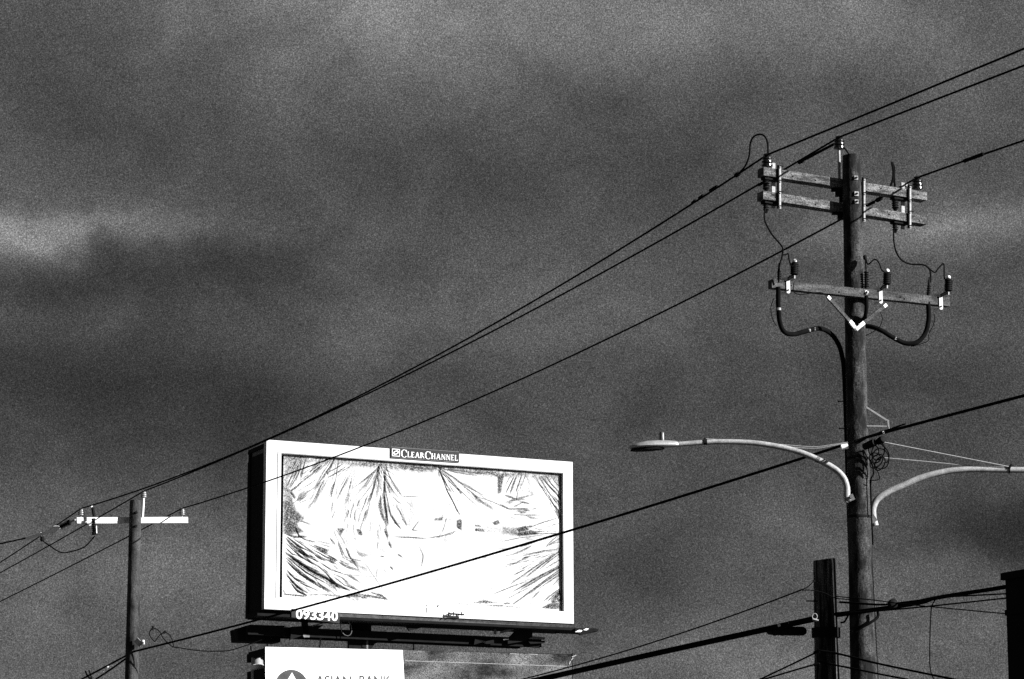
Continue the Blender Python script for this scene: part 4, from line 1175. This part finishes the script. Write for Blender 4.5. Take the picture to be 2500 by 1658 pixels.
# serif name plate on the top rail
cp0, ct0 = ub.st(954.5, 1096, .03); cp1, _ = ub.st(1121, 1108, .03)
ctm = .0
pl_h = .215
ct0 = ub.st(1040, 1101.5, .03)[1]
cplate = ub.box(cp0, cp1, ct0 - .035, ct0 + pl_h, .012, .03).build('name_plate', PLATE, board)
rim = MB()
for (s0, s1, t0, t1) in ((cp0, cp1, ct0 - .045, ct0 - .035), (cp0, cp1, ct0 + pl_h, ct0 + pl_h + .01)):
    ub.box(s0, s1, t0, t1, .01, .034, rim)
rim.build('plate_rim', GREYT, cplate)
def strip(m, pts, o):
    m.poly([ub.pt(s, t, o) for s, t in pts], ub.n * .003)
def serif(ch, s, tb, h, o):
    """one serif capital, left edge s, baseline tb, height h; returns its width"""
    m_ = MB(); st, th, sv = .15 * h, .065 * h, .045 * h
    def r(x0, x1, y0, y1, k=0):
        strip(m_, [(s + x0, tb - y0), (s + x1, tb - y0), (s + x1, tb - y1), (s + x0, tb - y1)], o + k * .0007)
    def stem(x, y0=0, y1=None, serifs=True):
        y1 = h if y1 is None else y1
        r(x, x + st, y0, y1)
        if serifs:
            r(x - .07 * h, x + st + .07 * h, 0, sv, 1); r(x - .07 * h, x + st + .07 * h, h - sv, h, 1)
    def diag(x0, y0, x1, y1, w, k=2):
        strip(m_, [(s + x0, tb - y0), (s + x0 + w, tb - y0), (s + x1 + w, tb - y1), (s + x1, tb - y1)], o + k * .0007)
    def arc(cx, cy, rx, ry, a0, a1, w0, w1, k=2, n_=18):
        for q in range(n_):
            A0 = a0 + (a1 - a0) * q / n_; A1 = a0 + (a1 - a0) * (q + 1) / n_
            def wd(a): return w0 + (w1 - w0) * abs(math.cos(a))
            pts_ = []
            for (a, f) in ((A0, 1), (A1, 1), (A1, 0), (A0, 0)):
                w_ = wd(a) if f == 0 else 0
                pts_.append((s + cx + (rx - w_) * math.cos(a), tb - (cy + (ry - w_ * .6) * math.sin(a))))
            strip(m_, pts_, o + k * .0007)
    if ch == 'C':
        arc(.45 * h, .5 * h, .45 * h, .52 * h, math.radians(42), math.radians(318), th, st * 1.1); r(.74 * h, .80 * h, .66 * h, h, 1); w = .84 * h
    elif ch == 'L':
        stem(.07 * h); r(.1 * h, .6 * h, 0, th, 2); r(.55 * h, .6 * h, 0, .25 * h, 3); w = .64 * h
    elif ch == 'E':
        stem(.07 * h); r(.1 * h, .6 * h, 0, th, 2); r(.1 * h, .57 * h, h - th, h, 2); r(.1 * h, .48 * h, .47 * h, .47 * h + th, 2)
        r(.55 * h, .6 * h, 0, .22 * h, 3); r(.52 * h, .57 * h, .8 * h, h, 3); w = .66 * h
    elif ch == 'A':
        diag(.05 * h, 0, .36 * h, h, th * 1.3); diag(.66 * h, 0, .36 * h, h, st, 3); r(.2 * h, .66 * h, .3 * h, .3 * h + th, 4)
        r(-.04 * h, .22 * h, 0, sv, 5); r(.56 * h, .9 * h, 0, sv, 5); w = .88 * h
    elif ch == 'R':
        stem(.07 * h); arc(.28 * h, .74 * h, .32 * h, .26 * h, math.radians(-90), math.radians(90), th, st, 3); r(.15 * h, .3 * h, h - th, h, 4); r(.15 * h, .3 * h, .48 * h, .48 * h + th, 4)
        diag(.68 * h, 0, .3 * h, .5 * h, st, 5); w = .84 * h
    elif ch == 'H':
        stem(.07 * h); stem(.58 * h); r(.15 * h, .65 * h, .48 * h, .48 * h + th, 2); w = .86 * h
    else:                                                     # N
        r(.1 * h, .1 * h + th, 0, h); r(.7 * h, .7 * h + th, 0, h); diag(.62 * h, 0, .08 * h, h, st * 1.1, 3)
        r(0, .26 * h, 0, sv, 4); r(.6 * h, .86 * h, h - sv, h, 4); w = .86 * h
    return m_, w
word = [('C', 1), ('L', 0), ('E', 0), ('A', 0), ('R', 0), ('C', 1), ('H', 0), ('A', 0), ('N', 0), ('N', 0), ('E', 0), ('L', 0)]
hc, hs = .185, .135
tot_w = sum(serif(c, 0, 0, hc if b_ else hs, 0)[1] for c, b_ in word)
ls0 = ub.st(979, 1104, .03)[0]; ls1 = ub.st(1118, 1112, .03)[0]
gap = (ls1 - ls0 - tot_w) / (len(word) - 1)
cur = ls0; tbase = ct0 + pl_h - .035
for c, b_ in word:
    m_, w = serif(c, cur, tbase + (.012 if b_ else 0), hc if b_ else hs, .0315)
    m_.build('letter', LETTER, cplate)
    cur += w + gap
# emblem: outlined square with a slanted oval
e0 = cp0 + .03; em = MB()
ub.box(e0, e0 + .20, ct0 + .0, ct0 + .012, .0315, .0335, em); ub.box(e0, e0 + .20, ct0 + .168, ct0 + .18, .0315, .0335, em)
ub.box(e0, e0 + .012, ct0 + .012, ct0 + .168, .0315, .0335, em); ub.box(e0 + .188, e0 + .20, ct0 + .012, ct0 + .168, .0315, .0335, em)
for k in range(24):
    a0, a1_ = 2 * math.pi * k / 24, 2 * math.pi * (k + 1) / 24
    q = []
    for (a, f) in ((a0, 1), (a1_, 1), (a1_, .62), (a0, .62)):
        x, y = .078 * f * math.cos(a), .046 * f * math.sin(a)
        q.append((e0 + .10 + x * .88 + y * .5, ct0 + .09 - (x * .5 - y * .88) * .9))
    strip(em, q, .0320)
em.build('emblem', LETTER, cplate)
# small details on the bottom rail
for (u0, v0, u1, v1, w, mt) in ((1041, 1476, 1041, 1496, .014, GREYT), (1070, 1477, 1067, 1485, .02, DARK)):
    s0, t0 = ub.st(u0, v0); s1, t1 = ub.st(u1, v1)
    MB().beam(ub.pt(s0, t0, .006), ub.pt(s1, t1, .006), .01, w, up=ub.ex).build('rail_clip', mt, board)
s0, t0 = ub.st(1094, 1498, .1); s1, t1 = ub.st(1133, 1501, .1)
hook = MB().beam(ub.pt(s0, t0, .1), ub.pt(s1, t1, .1), .03, .035).build('hanging_bar', DARK, board)
for u in (1096, 1107, 1127):
    s0, t0 = ub.st(u, 1499, .1)
    MB().beam(ub.pt(s0, t0 - .05, .1), ub.pt(s0, t0 + .04, .1), .02, .02, up=ub.ex).build('stub', DARK, hook)
    MB().beam(ub.pt(s0, t0, .005), ub.pt(s0, t0, .09), .016, .016).build('stay', DARK, hook)
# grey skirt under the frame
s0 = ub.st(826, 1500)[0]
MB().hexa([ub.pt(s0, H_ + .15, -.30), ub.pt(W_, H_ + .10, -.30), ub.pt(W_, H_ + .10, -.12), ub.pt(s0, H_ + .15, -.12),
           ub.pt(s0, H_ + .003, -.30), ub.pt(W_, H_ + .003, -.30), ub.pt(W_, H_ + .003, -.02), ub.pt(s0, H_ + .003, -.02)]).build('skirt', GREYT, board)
# rear face of the structure and the closed side
DP = 1.15
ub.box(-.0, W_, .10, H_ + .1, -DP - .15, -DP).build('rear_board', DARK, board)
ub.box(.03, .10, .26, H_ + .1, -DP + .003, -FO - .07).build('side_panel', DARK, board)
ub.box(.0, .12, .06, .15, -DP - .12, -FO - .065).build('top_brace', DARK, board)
ub.box(.055, .11, .152, .258, -DP + .01, -FO - .075).build('painted_lit_band', GREYT, board)  # strip coloured lighter for the sunlit band at the top
ub.box(-.012, -.002, .17, .36, -DP - .15, -DP - .09).build('painted_lit_edge', WHITE, board)  # white strip stands in for light caught on the rear board's edge
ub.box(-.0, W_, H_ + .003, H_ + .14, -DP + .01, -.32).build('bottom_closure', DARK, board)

# lower billboard
lo = Board(P(648, 1579.5, BD0), P(1398, 1597, BD1), P(649, 1992, BD0 - .02))
base2 = Vector(base) + Vector((0.02, 0.02, 0))
board2 = thing('billboard', base2, 'lower billboard with round logo, bank name and dark picture, cut by the bottom edge', 'billboard')
BASE[board2.name] = base2
HL = 3.9
ubx = lo.box
ubx(.0, lo.W, 0.0, HL, -.12, -.012).build('face_panel', DARK, board2)
sw = lo.st(983, 1586)[0]
ring = [lo.pt(0, 0, -.010), lo.pt(sw, 0, -.010)]
for k in range(1, 13):
    f_ = k / 12
    ring.append(lo.pt(sw + .075 * (1 - (1 - f_) ** 3) - .0, HL * f_, -.010))
ring.append(lo.pt(0, HL, -.010))
MB().poly(ring, lo.n * .006).build('white_print', PRINTW, board2)
pic = MB()
ring2 = [lo.pt(sw + .003, 0, -.011)]
for k in range(1, 13):
    f_ = k / 12
    ring2.append(lo.pt(sw + .075 * (1 - (1 - f_) ** 3) + .003, HL * f_, -.011))
ring2 += [lo.pt(lo.W - .03, HL, -.011), lo.pt(lo.W - .03, 0.02, -.011)]
pic.poly(ring2, lo.n * .005)
pic.build('picture_print', PICT, board2)
s0, t0 = lo.st(989, 1613); s1, t1 = lo.st(1384, 1627)
MB().beam(lo.pt(s0, t0, -.003), lo.pt(s1, t1, -.003), .004, .012, up=lo.ez).build('sheet_seam', STRAP, board2)
# lighter shapes of the printed picture
LG = mat('light_picture_patch', .012, .11, 2.2, (1, 1, 1), rough=.6, sharp=(.4, .72), speck=.4, detail=7)
for (pts, k) in (([(1330, 1640), (1384, 1630), (1384, 1690), (1300, 1690), (1310, 1655)], 2),
                 ([(1000, 1668), (1384, 1662), (1384, 1760), (1000, 1760)], 3)):
    MB().poly([lo.pt(*lo.st(u, v), -.004 + k * .0008) for u, v in pts], lo.n * .0006).build('picture_patch', LG, board2)
for (u0, v0, u1, v1) in ((1245, 1596, 1260, 1596.5), (1290, 1597, 1312, 1598)):
    a_, b_ = lo.st(u0, v0), lo.st(u1, v1)
    MB().beam(lo.pt(*a_, .0), lo.pt(*b_, .0), .006, .014, up=lo.ez).build('torn_edge', STRAP, board2)
for k in range(16):
    u = 1200 + k * 9 + random.uniform(-3, 3)
    a_, b_ = lo.st(u, 1600 + random.uniform(0, 4)), lo.st(u + random.uniform(10, 22), 1608 + random.uniform(2, 8))
    MB().beam(lo.pt(*a_, -.003), lo.pt(*b_, -.003), .006, .006, up=lo.ez).build('crease', GREYT, board2)
# ragged right end
for (u0, v0, u1, v1) in ((1397, 1594, 1398, 1602), (1396, 1604, 1406, 1600), (1394, 1612, 1399, 1606), (1389, 1622, 1392, 1614)):
    a_, b_ = lo.st(u0, v0), lo.st(u1, v1)
    MB().beam(lo.pt(*a_, .01), lo.pt(*b_, .01), .01, .02).build('torn_edge', STRAP if u1 != 1398 else DARK, board2)
# round logo with a white peak
cs, ct = lo.st(712, 1680); R = 45 / (FPX / BD0)
MB().poly([lo.pt(cs + R * math.cos(a), ct - R * math.sin(a), -.0035) for a in [2 * math.pi * k / 48 for k in range(48)]], lo.n * .002).build('logo_disc', PRINTG, board2)
tri = [lo.pt(*lo.st(u, v), -.0012) for u, v in ((713, 1642), (722, 1659), (736, 1690), (688, 1690), (703, 1659))]
MB().poly(tri, lo.n * .002).build('logo_peak', LETTER, board2)
GB = mat('grey_letter_print', .012, .035, 5, rough=.6)
for (word, u0, u1) in (('ASIAN', 770, 858), ('BANK', 877, 955)):
    sa, ta = lo.st(u0, 1649); sb3, tb = lo.st(u1, 1649 + 27)
    _, tb = lo.st(u0, 1674)
    lettering(lo, word, sa, sb3, ta, tb, -.003, GB, 'lettering', board2, bold=.018)
# faint ring stains on the white print
for (u, v, r_) in ((715, 1596, 16), (728, 1588, 19)):
    cs_, ct_ = lo.st(u, v); rr = r_ / 104
    pr = MB()
    pts_ = [lo.pt(cs_ + rr * math.cos(a), ct_ - rr * 1.0 * math.sin(a), -.003) for a in [math.radians(190 + 160 * k / 20) for k in range(21)]]
    pr.tube(pts_, .0016, 4)
    pr.build('ring_stain', GREYT, board2)
# rear frame of the lower board, open at the top
lo.box(.0, lo.W, .06, .26, -DP - .12, -DP).build('rear_rail', DARK, board2)
lo.box(.0, .08, .02, .2, -DP + .003, -.125).build('side_rail', DARK, board2)
lo.box(.0, .08, .48, HL, -DP - .1, -.125).build('side_panel', DARK, board2)
cpp = lo.pt(.12, .18, -DP + .28)
MB().lathe(cpp, -Z, [(0, .14), (.4, .14), (3.4, .14)], 18).build('rear_post', GALV, board2, True)
MB().lathe(cpp - Z * .16, -Z, [(0, .15), (.02, .165), (.10, .165), (.12, .15)], 18).build('post_collar', WHITE, board2, True)
for (u, v) in ((612, 1577), (652, 1573)):
    MB().tube([P(u, v, 69.8), P(u + 1, v + 12, 69.8)], .018, 6).build('rod', DARK, board2)

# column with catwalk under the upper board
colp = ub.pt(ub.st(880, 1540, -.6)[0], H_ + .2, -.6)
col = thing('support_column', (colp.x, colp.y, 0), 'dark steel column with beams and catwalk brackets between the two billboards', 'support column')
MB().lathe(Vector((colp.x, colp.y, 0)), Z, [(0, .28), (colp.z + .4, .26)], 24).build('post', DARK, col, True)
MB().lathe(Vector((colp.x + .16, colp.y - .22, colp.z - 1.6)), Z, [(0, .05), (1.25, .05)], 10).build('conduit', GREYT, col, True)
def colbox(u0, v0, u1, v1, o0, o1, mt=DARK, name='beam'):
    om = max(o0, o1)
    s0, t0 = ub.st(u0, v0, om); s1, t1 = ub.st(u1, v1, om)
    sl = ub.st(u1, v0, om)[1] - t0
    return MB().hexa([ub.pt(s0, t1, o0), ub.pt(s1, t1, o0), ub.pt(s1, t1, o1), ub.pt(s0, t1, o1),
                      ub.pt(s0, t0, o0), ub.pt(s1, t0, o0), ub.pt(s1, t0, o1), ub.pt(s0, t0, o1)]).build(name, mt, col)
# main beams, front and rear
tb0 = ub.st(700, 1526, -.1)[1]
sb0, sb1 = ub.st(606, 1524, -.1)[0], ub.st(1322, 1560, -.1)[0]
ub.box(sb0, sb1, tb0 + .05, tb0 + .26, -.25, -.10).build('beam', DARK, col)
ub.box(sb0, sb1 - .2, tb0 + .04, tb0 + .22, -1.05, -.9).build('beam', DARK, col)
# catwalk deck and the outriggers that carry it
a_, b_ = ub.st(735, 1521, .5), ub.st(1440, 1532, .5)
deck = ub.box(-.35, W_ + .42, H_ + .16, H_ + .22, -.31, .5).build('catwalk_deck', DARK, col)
# left end box of the beam
p = [ub.pt(*ub.st(u, v, -.5), -.5) for u, v in ((582, 1565), (685, 1568), (685, 1534), (700, 1528), (610, 1525), (579, 1535))]
MB().poly(p, -ub.n * .5).build('beam_end', DARK, col)
def outrigger(pts, name='outrigger', mt=DARK, th=.08, o=.02):
    q = [ub.pt(*ub.st(u, v, o), o) for u, v in pts]
    return MB().poly(q, -ub.n * th).build(name, mt, col)
outrigger([(709, 1562), (770, 1540), (790, 1526), (712, 1530)])
outrigger([(738, 1512), (752, 1512), (754, 1556), (740, 1556)])
outrigger([(1157, 1574), (1185, 1566), (1206, 1562), (1206, 1572), (1186, 1572), (1186, 1566), (1160, 1560)])
outrigger([(1240, 1572), (1276, 1566), (1300, 1556), (1300, 1534), (1260, 1540), (1240, 1560)])
outrigger([(1295, 1572), (1330, 1570), (1331, 1564), (1290, 1566)])
outrigger([(1290, 1560), (1300, 1553), (1331, 1556), (1330, 1562)], 'kick_plate', GREYT, .02)
outrigger([(1358, 1547), (1372, 1541), (1400, 1542), (1400, 1532), (1360, 1532)])
outrigger([(1419, 1551), (1456, 1540), (1456, 1534), (1405, 1534), (1405, 1542)], o=.6)
outrigger([(1404, 1543), (1414, 1538), (1422, 1539), (1418, 1543)], 'tread_plate', WHITE, .02, .63)
outrigger([(1424, 1538), (1432, 1534), (1438, 1535), (1432, 1539)], 'tread_plate', WHITE, .02, .63)
outrigger([(1222, 1541), (1253, 1534), (1254, 1538), (1222, 1547)], 'stay', GREYT, .02, .05)
outrigger([(1206, 1536), (1212, 1536), (1212, 1549), (1206, 1549)], 'stay', GREYT, .02, .05)
outrigger([(1272, 1533), (1286, 1530), (1288, 1532), (1276, 1534)], 'tread_plate', WHITE, .02, .06)
outrigger([(1315, 1534), (1343, 1535), (1343, 1537), (1315, 1536.5)], 'tread_plate', WHITE, .02, .06)
outrigger([(1230, 1560), (1242, 1560), (1242, 1562), (1228, 1562)], 'tread_plate', WHITE, .02, .05)
outrigger([(760, 1527), (792, 1519), (794, 1521), (764, 1530)], 'tread_plate', GREYT, .02, .05)
outrigger([(828, 1511), (842, 1510), (842, 1512), (828, 1513)], 'tread_plate', WHITE, .02, .05)
# gusset plates at the column head
outrigger([(905, 1586), (915, 1572), (960, 1556), (890, 1552), (884, 1580)], 'gusset', DARK, .08, -.3)
outrigger([(852, 1584), (852, 1550), (900, 1550), (900, 1584)], 'gusset', DARK, .1, -.32)
outrigger([(1000, 1540), (1040, 1530), (1060, 1526), (990, 1526)], 'gusset', DARK, .08, .3)
outrigger([(740, 1552), (742, 1548), (757, 1549), (756, 1556), (742, 1556)], 'clamp', GREYT, .02, .05)
# hanging loop of wire and two droppers
rg = []
for k in range(31):
    th = 2 * math.pi * k / 30
    a, b2_ = 13 * math.cos(th), 20 * math.sin(th)
    rg.append(P(845 + a * math.cos(-.3) - b2_ * math.sin(-.3), 1533 + a * math.sin(-.3) + b2_ * math.cos(-.3), 69.75))
lo_ = MB().tube(rg, .011, 6).build('wire_coil', GREYT, None, True)
tag(lo_, 'loose ring of pale wire dangling under the upper billboard beside the column', 'wire')
for (u0, v0, u1, v1, mt, lab) in ((783, 1556, 780, 1580, GALV, 'short pale rod between the billboards left of the column'), (1010, 1558, 1010, 1586, DARK, 'short dark rod between the billboards right of the column')):
    o = MB().tube([P(u0, v0, 70.3 if u0 < 900 else 71.3), P(u1, v1 + 6, 70.3 if u0 < 900 else 71.3)], .018, 6).build('hanger_rod', mt, None)
    tag(o, lab, 'rod')
